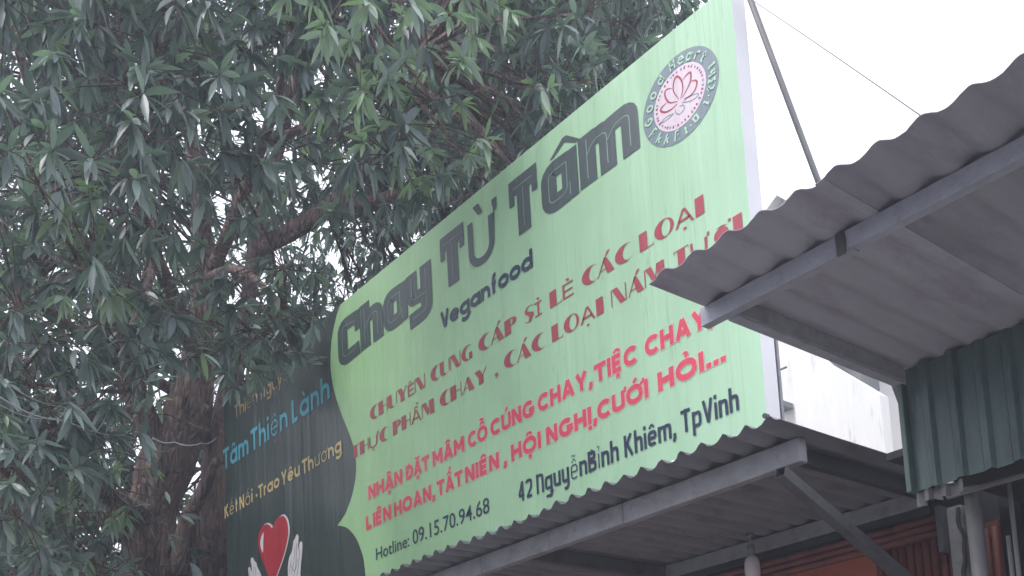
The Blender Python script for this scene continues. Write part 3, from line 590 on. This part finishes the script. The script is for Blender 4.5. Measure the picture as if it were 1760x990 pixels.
def square_tube(p0, p1, hw, t, name, mt, parent):
    p0, p1 = Vector(p0), Vector(p1); d = (p1 - p0).normalized(); a = Vector((1, 0, 0)); a = (a - d * a.dot(d)).normalized(); b_ = d.cross(a)
    V = []
    for p in (p0, p1):
        for h in (hw, hw - t):
            for sa, sb in ((1, 1), (-1, 1), (-1, -1), (1, -1)): V.append(p + a * sa * h + b_ * sb * h)
    Fc = []
    for j in range(4):
        q = (j + 1) % 4
        Fc += [(j, q, q + 8, j + 8), (j + 4, q + 4, q + 12, j + 12), (j, q, q + 4, j + 4), (j + 8, q + 8, q + 12, j + 12)]
    return MB().add(V, Fc).build(name, mt, parent)
s0 = np.array([-3.205, 4.560, 3.332]); s1 = np.array([-3.2, 5.676, 2.881])
square_tube(s0, s0 + (s1 - s0) * 1.53, .031, .004, 'strut', M['steel2'], can)['label'] = 'diagonal square tube with an open upper end'
bt = MB(); bt.tube([(-3.165, 4.44, 3.60), (-3.165, 4.405, 3.60)], .014, 6); bt.build('bolt', M['steel2'], can)

# back stay from the sign's top corner down to the canopy
st0, st1 = np.array([-3.1, 4.511, 5.975]), np.array([-3.1, 4.993, 5.129]); dd = st1 - st0
tag(MB().tube([st0 - dd * .12, st0 + dd * 2.86], .0175, 10).build('back_stay', M['pipe'], smooth=True), 'slim grey steel tube slanting from the sign top down behind the roofs', 'brace')
wend = on(1600, 211, 2, 3.672); wst = on(1300, 5, 0, -3.1)
tag(MB().tube([wst + (wend - wst) * t - np.array([0, 0, -.004 * math.sin(math.pi * t)]) for t in np.linspace(-.02, 1, 12)], .0024, 5).build('guy_wire', M['cable'], smooth=True), 'thin wire running from the sign top corner to the upper roof edge', 'wire')

# shopfront wall behind the canopy
shop = empty('shopfront', (-3.3, 6.3, 0), 'brown red and orange clad shopfront wall under the lower canopy', 'shopfront')
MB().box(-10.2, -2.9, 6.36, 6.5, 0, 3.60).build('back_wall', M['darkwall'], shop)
for k in range(3):
    z = 3.342 - k * .048
    MB().tube([(-10.2, 6.30, z), (-3.235, 6.30, z)], .025, 8).build('rail', M['orange'], shop, smooth=True)
MB().box(-10.2, -3.235, 6.301, 6.36, 3.222, 3.369).build('rail_backing', M['orange'], shop)
px0 = -3.735
for k in range(5):
    MB().box(px0 - .9 * (k + 1) + .004, px0 - .9 * k, 6.322, 6.355, 2.0, 3.225).build('panel', M['wood'], shop, bevel=.004)
x = -3.715
while x < -2.90:
    MB().tube([(x, 6.325, 1.0), (x, 6.325, 3.235 if x < -3.2 else 3.20)], .026, 8).build('slat', M['orange'], shop, smooth=True); x += .0565
MB().box(-3.735, -2.9, 6.333, 6.355, 1.0, 3.24).build('slat_backing', M['orange'], shop)
MB().box(-3.24, -3.205, 6.22, 6.36, 3.10, 3.40).build('end_cap', M['steel2'], shop)

# pendant bulb
bl = empty('pendant_bulb', (-4.58, 6.08, 3.535), 'unlit white bulb in a grey socket hanging under the canopy', 'light bulb')
def lathe(pr, cx, cy, n=20):
    V = [(cx + r_ * math.cos(2 * math.pi * j / n), cy + r_ * math.sin(2 * math.pi * j / n), z) for r_, z in pr for j in range(n)]
    return V, [(i * n + j, i * n + (j + 1) % n, (i + 1) * n + (j + 1) % n, (i + 1) * n + j) for i in range(len(pr) - 1) for j in range(n)]
MB().add(*lathe([(.004, 3.535), (.03, 3.533), (.03, 3.515), (.007, 3.51), (.007, 3.44)], -4.58, 6.08)).build('cord', M['socket'], bl, smooth=True)
MB().add(*lathe([(.001, 3.455), (.026, 3.452), (.028, 3.40), (.024, 3.397), (.024, 3.375), (.001, 3.374)], -4.58, 6.08)).build('socket', M['socket'], bl, smooth=True)
MB().add(*lathe([(.02, 3.374), (.028, 3.368), (.046, 3.35), (.056, 3.32), (.058, 3.27), (.052, 3.20), (.035, 3.165), (.001, 3.15)], -4.58, 6.08)).build('globe', M['bulb'], bl, smooth=True)

# upper roof (neighbour's stall)
up = empty('upper_roof', (-2.6, 2.93, 3.56), 'lilac grey corrugated roof with wavy eave jutting in from the right', 'roof')
x = -2.590; k = 0; pit = .153
while x < 1.2:
    sheet('roof_sheet', x, x + 5 * pit + .035, 2.93 + random.uniform(-.008, .008), 5.0, 3.632 + .004 * (k % 2), pit, .025, M['sheet2'] if k % 2 == 0 else M['sheet2b'], up, phase=-2.612 + .10, sub=12, jag=.0015, pw_=1.3)
    x += 5 * pit; k += 1
def cchan(x0, x1, y, z0, z1, name, mt, parent):  # C purlin, web towards the camera
    d = .045; t = .004; lp = .014
    poly = [(y, z0), (y + d, z0), (y + d, z0 + lp), (y + d - t, z0 + lp), (y + d - t, z0 + t), (y + t, z0 + t), (y + t, z1 - t), (y + d, z1 - t), (y + d, z1), (y, z1)]
    return MB().extx(poly, x0, x1).build(name, mt, parent)
M['steelp'] = mat('lilac_grey_steel', (.34, .345, .40), .42, .14, 12, bump=.2, bscale=60, dirt=(.26, .26, .30), dscale=8)
cchan(-2.614, -1.905, 3.262, 3.556, 3.632, 'eave_beam', M['steelp'], up); cchan(-1.93, 1.2, 3.256, 3.562, 3.631, 'eave_beam', M['steelp'], up)
MB().box(-1.962, -1.925, 3.244, 3.256, 3.545, 3.630).build('clip', M['steel2'], up, bevel=.004)
# side member: deep web plus bottom flange
MB().box(-2.462, -2.454, 3.31, 4.555, 3.560, 3.630).build('side_beam', M['steel'], up)
MB().box(-2.512, -2.4625, 3.31, 4.552, 3.551, 3.5595).build('side_flange', M['steelp'], up)

for k in range(18):
    xx = -2.59 + .1 + .153 * k * 1.0
    MB().add(*lathe([(.001, 3.676), (.009, 3.674), (.009, 3.668), (.016, 3.664), (.001, 3.663)], xx, 3.285, 8)).build('screw', M['steel2'], up)
# teal fascia
MB().box(-2.50, 1.2, 4.66, 4.67, 3.30, 3.655).build('rear_trim', M['steel2'], up)
fa = empty('teal_fascia', (-2.5, 4.58, 3.0), 'hanging teal ribbed metal fascia under the back of the upper roof', 'fascia')
def ribwall(name, x0, x1, z0, z1, y, pitch, dpt, mt, parent, jag=.0):
    V = []; pr = []; x = x0
    while x < x1:
        for fx, fy in ((0, 0), (.55, 0), (.66, 1), (.89, 1)): pr.append((x + fx * pitch, y - dpt * fy))
        x += pitch
    n = len(pr); zj = [random.uniform(-jag, jag) for _ in pr]
    for dy in (0, .003):
        V += [(a, b_ + dy, z0 + zj[i]) for i, (a, b_) in enumerate(pr)] + [(a, b_ + dy, z1) for a, b_ in pr]
    Fc = [(i, i + 1, n + i + 1, n + i) for i in range(n - 1)] + [(2 * n + i, 3 * n + i, 3 * n + i + 1, 2 * n + i + 1) for i in range(n - 1)] + [(i, 2 * n + i, 2 * n + i + 1, i + 1) for i in range(n - 1)]
    return mesh(name, V, Fc, mt, parent)
for k in range(4):
    a = -2.475 + .78 * k
    ribwall('cladding_sheet', a, a + .76, 3.025 + .008 * (k % 2), 3.631, 4.60 - .004 * (k % 2), .13, .024, M['teal'], fa, jag=.006)
MB().box(-2.503, -2.476, 4.555, 4.62, 3.02, 3.56).build('corner_strip', M['teal'], fa, bevel=.003)
ribwall('stub_sheet', -2.50, -2.25, 2.97, 3.03, 4.64, .085, .03, M['stub'], fa, jag=.012)
# white brackety bar and posts below the fascia
fm = empty('stall_frame', (-2.36, 4.9, 0), 'grey stall frame of a stout round post and a thin rod under the teal fascia', 'frame')
MB().tube([(-2.355, 4.9, .12), (-2.355, 4.9, 3.06)], .039, 16).build('post', M['pipe'], fm, smooth=True)
MB().tube([(-2.46, 4.86, 3.035), (-1.0, 4.86, 3.035)], .014, 8).build('top_bar', M['pipe'], fm, smooth=True)
MB().tube([(-2.175, 4.9, .12), (-2.175, 4.9, 3.03)], .0115, 8).build('rod', M['pipe'], fm, smooth=True)
MB().tube([(-2.205, 4.9, .12), (-2.205, 4.9, 2.78)], .012, 8).build('rod', M['pipe'], fm, smooth=True)
col = empty('concrete_column', (-3.0, 6.0, 0), 'narrow grey concrete column with a black cable hanging down its side', 'column')
MB().box(-3.045, -2.95, 5.98, 6.12, .12, 3.30).build('shaft', M['concrete'], col, bevel=.008)
cb = [(-2.955 + .012 * math.sin(z * 17) + .006 * math.sin(z * 41), 5.965, z) for z in np.linspace(3.28, 1.0, 60)]
MB().tube(cb, .013, 6).build('cable', M['darkwall'], col, smooth=True)
nb = empty('neighbour_stall', (-1, 6.9, 0), 'dark unlit stall interior behind the round post', 'stall')
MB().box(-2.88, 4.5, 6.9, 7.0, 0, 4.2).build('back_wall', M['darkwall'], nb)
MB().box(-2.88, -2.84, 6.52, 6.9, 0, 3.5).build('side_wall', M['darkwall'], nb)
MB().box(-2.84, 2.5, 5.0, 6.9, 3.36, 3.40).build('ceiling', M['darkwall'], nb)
for k, (a, z) in enumerate(((-2.8, 2.95), (-2.3, 2.99), (-1.8, 2.93))): MB().box(a, a + .42, 6.82, 6.895, 2.0, z).build('board', M['steel2'], nb, bevel=.01)
# pale sheet seen between the stay and the fascia
gp = empty('translucent_screen', (-2.9, 5.9, 3.3), 'pale green sheet standing behind the teal fascia', 'screen')
MB().box(-3.02, -2.60, 5.90, 5.91, 3.40, 4.75).build('sheet', M['glass'], gp)

# ------------------------------------------------------------------ white building far behind
bd_ = empty('white_building', (-9.5, 16, 0), 'white rendered house with dark rain stains seen between the two roofs', 'building')
def bpoly(pts, y): return [(on(*p, 1, y)[0], on(*p, 1, y)[2]) for p in pts]
w1 = bpoly([(1354, 585), (1354, 560), (1400, 605), (1418, 622), (1480, 658), (1512, 677), (1516, 860), (1358, 860)], 15.0)
zlow = 0
main = [(w1[0][0], 0), w1[1], w1[2], w1[3], w1[4], w1[5], (w1[5][0], 0)]
MB().prism(main, 15.0, 15.25).build('front_wall', M['stain'], bd_)
xb0 = w1[0][0]
MB().box(xb0 - 1.6, xb0 - .01, 15.4, 22, 0, 12.6).build('side_wing', M['render'], bd_, bevel=.02)
MB().box(xb0, xb0 + 5.5, 17.2, 22, 0, 10.9).build('rear_wall', M['render'], bd_, bevel=.02)
q = bpoly([(1415, 600), (1480, 600), (1480, 660), (1415, 630)], 16.0); MB().prism(q, 16.0, 16.1).build('soffit', M['soffit'], bd_)  # upright grey panel; the underside's shadow is put into its colour
q = on(1310, 352, 1, 15.3); q2 = on(1340, 328, 1, 15.3); q3 = on(1365, 345, 1, 15.3)
MB().prism([(q[0] - .6, q[2] - .55), (q2[0], q2[2] + .0), (q3[0] + .4, q3[2] - .42), (q3[0] + .4, q3[2] - .52), (q2[0], q2[2] - .12), (q[0] - .6, q[2] - .67)], 15.2, 21).build('roof', M['render'], bd_)
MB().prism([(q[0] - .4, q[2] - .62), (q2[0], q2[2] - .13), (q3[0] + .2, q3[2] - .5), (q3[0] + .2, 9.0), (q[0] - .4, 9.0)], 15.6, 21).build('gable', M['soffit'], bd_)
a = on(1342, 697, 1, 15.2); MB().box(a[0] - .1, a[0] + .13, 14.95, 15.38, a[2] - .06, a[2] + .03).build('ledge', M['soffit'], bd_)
a = on(1340, 636, 1, 15.2); b_ = on(1352, 631, 1, 15.2); MB().tube([(a[0], 15.2, a[2]), (b_[0], 15.2, b_[2])], .02, 5).build('cable', M['steel2'], bd_)

# ------------------------------------------------------------------ mango tree
T0 = dep(300, 1000, 11.3)
tree = empty('mango_tree', (T0[0], T0[1], 0), 'large dense mango tree with drooping leaf clusters filling the left of the view', 'tree')
def path(P, k=5):
    W3 = [dep(a, b_, c) for a, b_, c, r_ in P]; out = []; rr = []
    n = len(P)
    for i in range(n - 1):
        p0, p1, p2, p3 = W3[max(i - 1, 0)], W3[i], W3[i + 1], W3[min(i + 2, n - 1)]
        for j in range(k):
            t = j / k; out.append(.5 * (2 * p1 + (p2 - p0) * t + (2 * p0 - 5 * p1 + 4 * p2 - p3) * t * t + (3 * p1 - p0 - 3 * p2 + p3) * t ** 3)); rr.append((P[i][3] * (1 - t) + P[i + 1][3] * t) * (W3_d(P[i], P[i + 1], t)) / F)
    out.append(W3[-1]); rr.append(P[-1][3] * P[-1][2] / F); return out, rr
def W3_d(a, b_, t): return a[2] * (1 - t) + b_[2] * t
LIMB = []
def limb(name, P, label=None, n=12, k=5):
    pts, rr = path(P, k)
    V = []; ph = [random.uniform(0, 6.28) for _ in range(4)]
    mb = MB().tube(pts, rr, n)
    c = 0; VV = []
    for i in range(len(pts)):
        for j in range(n):
            v = Vector(mb.V[i * n + j]); ctr = Vector(pts[i]); th = 2 * math.pi * j / n
            f_ = 1 + .10 * math.sin(3 * th + ph[0] + i * .25) + .07 * math.sin(5 * th + ph[1] - i * .4) + .06 * math.sin(i * .9 + ph[2])
            VV.append(tuple(ctr + (v - ctr) * f_))
    mb.V = VV; o = mb.build(name, M['bark'], tree, smooth=True)
    if label: o['label'] = label
    for p, r_ in zip(pts, rr): LIMB.append((p, r_))
    return o
limb('trunk', [(255, 1600, 11.3, 75), (258, 1200, 11.3, 56), (262, 1000, 11.3, 45), (264, 890, 11.25, 41), (285, 800, 11.2, 44), (320, 715, 11.1, 38), (338, 640, 11.0, 30), (349, 560, 10.9, 24), (352, 480, 10.8, 22), (347, 390, 10.6, 18), (343, 320, 10.4, 14), (320, 200, 10.2, 11), (285, 60, 10, 9), (270, -80, 9.8, 7)], 'main stem with furrowed brown bark', 18)
limb('trunk', [(350, 1600, 11.6, 60), (345, 1200, 11.6, 48), (350, 1000, 11.6, 38), (366, 900, 11.6, 34), (376, 800, 11.7, 27), (386, 700, 11.8, 20), (420, 560, 12, 14), (438, 430, 11.8, 11), (470, 300, 11.6, 9), (510, 120, 11.4, 9), (540, -60, 11.2, 7)], 'second stem, reddish, half hidden by the sign', 16)
LB = [[(285, 810, 11.2, 26), (240, 700, 11, 22), (205, 600, 10.6, 18), (160, 470, 10, 15), (110, 330, 9.2, 12), (60, 180, 8.6, 9), (20, 40, 8.2, 7)],
 [(345, 640, 11, 16), (300, 520, 10.2, 13), (250, 390, 9.3, 11), (215, 250, 8.4, 9), (190, 120, 7.8, 7)],
 [(352, 500, 10.8, 14), (400, 380, 10, 12), (450, 250, 9, 10), (490, 120, 8.2, 8), (520, 0, 7.8, 7)],
 [(376, 800, 11.7, 14), (330, 700, 11.4, 11), (210, 620, 10.5, 9), (120, 560, 9, 8), (40, 500, 8, 6)],
 [(262, 900, 11.2, 20), (200, 860, 10.6, 16), (130, 830, 9.6, 13), (60, 820, 8.6, 10), (-20, 800, 8, 8)],
 [(438, 430, 11.8, 16), (560, 360, 12, 14), (660, 250, 12.2, 13), (745, 130, 12.2, 12), (820, 70, 12.2, 10), (900, 15, 12.2, 9), (960, -40, 12.2, 7)],
 [(560, 360, 12, 11), (700, 330, 11.8, 10), (800, 270, 11.6, 9), (880, 215, 11.5, 8), (960, 150, 11.4, 7), (1060, 80, 11.4, 6), (1110, 20, 11.4, 5)],
 [(450, 250, 9, 9), (560, 200, 8.8, 7), (660, 140, 8.8, 6), (720, 90, 8.8, 5)],
 [(240, 700, 11, 10), (150, 720, 9.6, 8), (80, 700, 8.6, 6), (-10, 690, 8, 5)],
 [(352, 480, 10.8, 9), (400, 462, 9.7, 7), (450, 490, 9.1, 6), (488, 545, 8.8, 4)],
 [(305, 985, 11.1, 16), (318, 900, 11.0, 14), (345, 850, 10.9, 11), (372, 790, 10.9, 7)],
 [(200, 860, 10.6, 10), (190, 930, 9.6, 8), (120, 980, 8.6, 6)],
 [(205, 600, 10.6, 8), (265, 450, 11.6, 7), (240, 300, 12.4, 6), (150, 150, 12.6, 5)]]
for k, P in enumerate(LB): limb('branch', P, None, 8, 4)

LP = np.array([p for p, r_ in LIMB]); 
CEN = np.array([-9.6, 4.0, 7.6]); RAD = np.array([5.6, 6.0, 5.2])
TL = (-9.965, 6.105)
def sign_hit(X, Y, Dd, mrg):
    """True where a point in front of the sign plane would cover the sign in the view"""
    top = np.interp(X, [385, 585, 1260], [691, 522, -40]); bot = np.interp(X, [385, 740, 1345], [1090, 975, 725])
    return (X > 385 - mrg) & (X < 1760) & (Y > top - mrg) & (Y < 1300)
def cluster_nodes(n, near):
    out = []
    while len(out) < n:
        d = rng.normal(size=3); d /= np.linalg.norm(d)
        rr = rng.uniform(.50, 1.0) ** .7
        p = CEN + d * RAD * rr
        if p[2] < 2.6: continue
        X, Y, D = proj(p)
        if D < 4.6 or X < -230 or X > 1300 or Y < -330 or Y > 1180: continue
        if p[1] < 4.9:                            # on the street side of the sign plane
            if sign_hit(np.array([X]), np.array([Y]), D, 38)[0] and not (X < 545 and Y < 640 and D < 9.6): continue
            if X > 800 - max(0, Y) * .25: continue
        if p[1] > 4.2 and p[1] < 4.9 and p[0] > -10.1 and p[2] < 6.4: continue
        if X > 1165 - .25 * max(Y, 0): continue
        gap = False
        if D < 11.2 and 215 < X < 410 and 610 < Y < 1120 and rng.random() < .95: gap = True
        if D < 10.2 and 285 < X < 410 and 330 < Y < 600 and rng.random() < .8: gap = True
        for (gx_, gy_, ga, gb, pr) in GAPS:
            if ((X - gx_) / ga) ** 2 + ((Y - gy_) / gb) ** 2 < 1 and rng.random() < pr: gap = True
        if gap: continue
        out.append(p)
    return np.array(out)
GAPS = [(870, 165, 60, 45, .95), (740, 255, 25, 90, .6), (315, 555, 40, 45, .6), (390, 560, 30, 40, .7), (545, 520, 40, 45, .7), (300, 880, 60, 90, .6), (330, 700, 40, 50, .5), (130, 960, 120, 40, .4), (270, 130, 40, 40, .4)]
NODES = cluster_nodes(960, True)
_far = []
while len(_far) < 70:                            # the far side of the crown, behind the sign
    q = CEN + rng.normal(size=3) * RAD * .6; X, Y, D = proj(q)
    if 640 < X < 1165 and -60 < Y < 420 and 9.5 < D < 14 and q[1] > 5.6 and ((X - 870) / 55) ** 2 + ((Y - 165) / 40) ** 2 > 1 and X < 1185 - .9 * max(Y, 0) + 300 * (Y > 60): _far.append(q)
# sprays that hang over the sign's far top corner
_hang = [dep(*p) for p in ((440, 580, 9.2), (485, 560, 9.1), (440, 612, 9.3), (398, 600, 9.6))]
NODES = np.vstack([NODES, np.array(_far), np.array(_hang)])
HANG = set(range(len(NODES) - len(_hang), len(NODES)))
leafV = []
tw = MB()
def clear(pts):
    for a, b_ in zip(pts[:-1], pts[1:]):
        for t in np.linspace(0, 1, 6):
            q = np.array(a) * (1 - t) + np.array(b_) * t; X, Y, D = proj(q)
            if X > 1185 or Y > 1150: return False
            if q[1] < 4.62 and sign_hit(np.array([X]), np.array([Y]), D, 3)[0] and not (X < 560 and Y < 640 and q[1] < 4.3): return False
    return True
def leaf_frames():
    Fr = []                                       # pos, dir, up, len, wid, tone, droop
    for ni, nd in enumerate(NODES):
        d2 = ((LP - nd) ** 2).sum(1); j = int(np.argmin(d2)); a = LP[j]
        Xn, Yn, Dn_ = proj(nd); young = rng.random() < (.65 if (540 < Xn < 880 and Dn_ < 10.5) else .06)
        dark = rng.uniform(.08, .55)
        mid = (a + nd) / 2 + rng.normal(size=3) * .12 + np.array([0, 0, .15])
        base = [Vector(a), Vector(mid), Vector(nd)]
        if math.sqrt(d2[j]) < 3.2 and clear(base): tw.tube(base, [.022, .015, .009], 4, False)
        nw = rng.integers(9, 15)
        for _ in range(nw):
            off = rng.normal(size=3) * np.array([.34, .34, .26]) * (.5 if ni in HANG else 1); w0 = nd + off
            ax = off / (np.linalg.norm(off) + 1e-6) + np.array([0, 0, -.15]) + rng.normal(size=3) * .35; ax /= np.linalg.norm(ax)
            w0 = w0.copy()
            q3_ = [Vector(nd), Vector(nd + off * .55 + np.array([0, 0, .05])), Vector(w0)]
            if clear(q3_): tw.tube(q3_, [.006, .0045, .003], 3, False)
            u = np.cross(ax, [0, 0, 1.0]); u /= np.linalg.norm(u) + 1e-6; v = np.cross(ax, u)
            nl = rng.integers(8, 14); ph0 = rng.uniform(0, 6.28); yw = young and rng.random() < .8
            for i in range(nl):
                ph = ph0 + i * 2.4; sp = rng.uniform(.7, 1.35)
                dr = ax * math.cos(sp) + (u * math.cos(ph) + v * math.sin(ph)) * math.sin(sp) + np.array([0, 0, -rng.uniform(.1, .95)])
                dr /= np.linalg.norm(dr)
                p = w0 - ax * rng.uniform(0, .07)
                ln = rng.uniform(.12, .225) * (.85 if yw else 1)
                tone = np.clip((rng.normal(.80, .12) if yw else rng.normal(dark, .14)), 0, 1)
                if not yw and rng.random() < .09: tone = rng.uniform(.6, .72)  # a few older leaves painted pale grey to imitate sheen and backlight
                upv = np.array([0, 0, 1.0]) + rng.normal(size=3) * .35
                Fr.append((p, dr, upv, ln, ln * rng.uniform(.21, .30), tone, rng.uniform(.1, .7)))
    return Fr
FR = leaf_frames()
Pn = np.array([f[0] for f in FR]); Dn = np.array([f[1] for f in FR]); Ln = np.array([f[3] for f in FR])
Tn = Pn + Dn * Ln[:, None]
keep = np.ones(len(FR), bool)
for Q in (Pn, (Pn + Tn) / 2, Tn):
    X, Y, D = projn(Q)
    front = Q[:, 1] < 4.62
    hit = front & sign_hit(X, Y, D, 4)
    ok = (X < 565) & (Y < 712 - (X - 385) * .48) & (D < 10.4)
    keep &= ~(hit & ~ok) & (D > 3.6)
    keep &= ~((Q[:, 1] > 4.30) & (Q[:, 1] < 4.75) & (Q[:, 0] > -10.05) & (Q[:, 2] < 6.2))
    keep &= ~((X > 385) & (Q[:, 1] > 4.3) & (Q[:, 1] < 6.5) & (Q[:, 2] < 3.7))
X, Y, D = projn(Pn)
keep &= ~((X > 235) & (X < 384) & (Y > 620) & (Y < 1010) & (D < 11.1) & (rng.random(len(X)) < .85))
keep &= ~((X > 318) & (X < 384) & (Y > 380) & (Y <= 620) & (D < 10.6) & (rng.random(len(X)) < .6))
keep &= (X > -260) & (X < 1195 - .1 * Y) & (Y > -360) & (Y < 1200)
idx = np.nonzero(keep)[0]
# template leaf: 5 stations, folded on the midrib
ST = [(0, .06), (.18, .62), (.42, 1.0), (.68, .82), (.88, .38)]
def leaf_geo(p, d, up_, ln, wd, droop, k=None):
    side = np.cross(d, up_); side /= np.linalg.norm(side) + 1e-6; nn = np.cross(side, d)
    V = []
    for t, w_ in ST:
        c = p + d * ln * t - np.array([0, 0, 1]) * droop * ln * t * t * .5
        V += [c - side * wd * .5 * w_ + nn * wd * .16 * w_, c, c + side * wd * .5 * w_ + nn * wd * .16 * w_]
    V.append(p + d * ln - np.array([0, 0, 1]) * droop * ln * .5)
    return V
LF = []
for i in range(4):
    a = 3 * i; LF += [(a, a + 3, a + 4, a + 1), (a + 1, a + 4, a + 5, a + 2)]
LF += [(12, 15, 13), (13, 15, 14)]
# 300 largest in view stay single leaves
Xi, Yi, Di = X[idx], Y[idx], D[idx]
inview = (Xi > 0) & (Xi < 1250) & (Yi > 0) & (Yi < 990)
score = np.where(inview, Ln[idx] / Di, 0); order = np.argsort(-score)
single = set(idx[order[:300]].tolist())
# shared blades
BL = []
for k in range(8):
    V = leaf_geo(np.zeros(3), np.array([0, 1.0, 0]), np.array([0, 0, 1.0]), 1.0, .20 + .02 * (k % 3), .15 + .1 * (k % 4))
    me = bpy.data.meshes.new('leaf_blade'); me.from_pydata([tuple(v) for v in V], [], LF); me.update(); me.materials.append(M['leaf'])
    at = me.attributes.new('tone', 'FLOAT', 'POINT'); at.data.foreach_set('value', [.16 + .10 * (k % 5) + (.4 if k == 7 else 0)] * len(V))
    for p in me.polygons: p.use_smooth = True
    BL.append(me)
TLoc = tree.location
AV = []; tones = []
for i in idx:
    p, d, up_, ln, wd, tone, dr = FR[i]
    if int(i) in single:
        side = np.cross(d, up_); side /= np.linalg.norm(side) + 1e-6; nn = np.cross(side, d)
        mm = Matrix(((side[0] * ln, d[0] * ln, nn[0] * ln, p[0] - TLoc[0]), (side[1] * ln, d[1] * ln, nn[1] * ln, p[1] - TLoc[1]), (side[2] * ln, d[2] * ln, nn[2] * ln, p[2] - TLoc[2]), (0, 0, 0, 1)))
        o = bpy.data.objects.new('leaf', BL[7] if tone > .7 else BL[int(tone * 10) % 5]); C.objects.link(o); o.parent = tree; o.matrix_local = mm
    else:
        AV += leaf_geo(p, d, up_, ln, wd, dr); tones += [tone] * 16
AV = np.array(AV, dtype=np.float32) - np.array(TLoc[:], dtype=np.float32); nL = len(AV) // 16
me = bpy.data.meshes.new('foliage')
quads = np.array(LF[:8]); tris = np.array(LF[8:])
loops = []; starts = []; totals = []
offs = (np.arange(nL) * 16)[:, None]
one = np.array([v for f in LF for v in f]); L1 = len(one)
me.vertices.add(len(AV)); me.vertices.foreach_set('co', AV.ravel())
lo = (offs + one[None, :]).ravel(); me.loops.add(len(lo)); me.loops.foreach_set('vertex_index', lo.astype(np.int32))
st1_ = np.array([4 * i for i in range(8)] + [32, 35]); tt = np.array([4] * 8 + [3, 3])
me.polygons.add(nL * 10); me.polygons.foreach_set('loop_start', ((np.arange(nL) * L1)[:, None] + st1_[None, :]).ravel().astype(np.int32))
me.polygons.foreach_set('use_smooth', np.ones(nL * 10, bool)); me.update(calc_edges=True)
at = me.attributes.new('tone', 'FLOAT', 'POINT'); at.data.foreach_set('value', np.array(tones, dtype=np.float32))
me.materials.append(M['leaf']); fo = bpy.data.objects.new('foliage', me); C.objects.link(fo); fo.parent = tree; fo['kind'] = 'stuff'; fo['label'] = 'mass of narrow dark mango leaves'
t_ = tw.build('twigs', M['bark'], tree); t_['kind'] = 'stuff'
print('leaves', nL, 'nodes', len(NODES))

# cables strung to the trunk
M['cable2'] = mat('cable_pale', (.42, .42, .44), .6, .1, 8, bump=0)
def cable(name, pts, r_, label):
    pts = [np.array(p) for p in pts]; out = []
    for i in range(len(pts) - 1):
        for t in np.linspace(0, 1, 8, endpoint=False): out.append(pts[i] + (pts[i + 1] - pts[i]) * t - np.array([0, 0, .03 * math.sin(math.pi * t)]))
    out.append(pts[-1]); return tag(MB().tube(out, r_, 5).build(name, M['cable2'], smooth=True), label, 'cable', 'cables strung to the mango tree')
cable('cable', [dep(-200, 620, 4.2), dep(0, 683, 4.8), dep(110, 722, 6.0), dep(215, 748, 8.2), dep(266, 754, 10.3)], .0038, 'pale cable, the brightest of those reaching the trunk from the left')
cable('cable', [dep(-200, 600, 4.6), dep(0, 652, 5.2), dep(110, 700, 6.4), dep(240, 738, 10.3)], .0025, 'faint cable just above the bright one left of the trunk')
cable('cable', [dep(-200, 660, 4.6), dep(0, 696, 5.2), dep(90, 718, 6.4), dep(240, 762, 10.3)], .0025, 'faint cable just below the bright one left of the trunk')
cable('cable', [dep(262, 752, 10.6), dep(300, 760, 10.62), dep(345, 762, 10.6), dep(372, 752, 11.2)], .007, 'dark cable wrapped across the trunk below the fork')

# ------------------------------------------------------------------ air volume added for the glare veil
hz = bpy.data.materials.new('glare_haze'); hz.use_nodes = True; N = hz.node_tree.nodes; N.remove(N['Principled BSDF'])
pv = N.new('ShaderNodeVolumePrincipled'); pv.inputs['Density'].default_value = .0078; pv.inputs['Color'].default_value = (.80, .86, 1, 1); pv.inputs['Anisotropy'].default_value = .2
hz.node_tree.links.new(pv.outputs[0], N['Material Output'].inputs['Volume'])
tag(MB().box(-700, 700, -700, 700, -1.0, 16.0).build('glare_haze', hz), 'thin pale air volume added to imitate veiling glare over the view', kind='stuff')
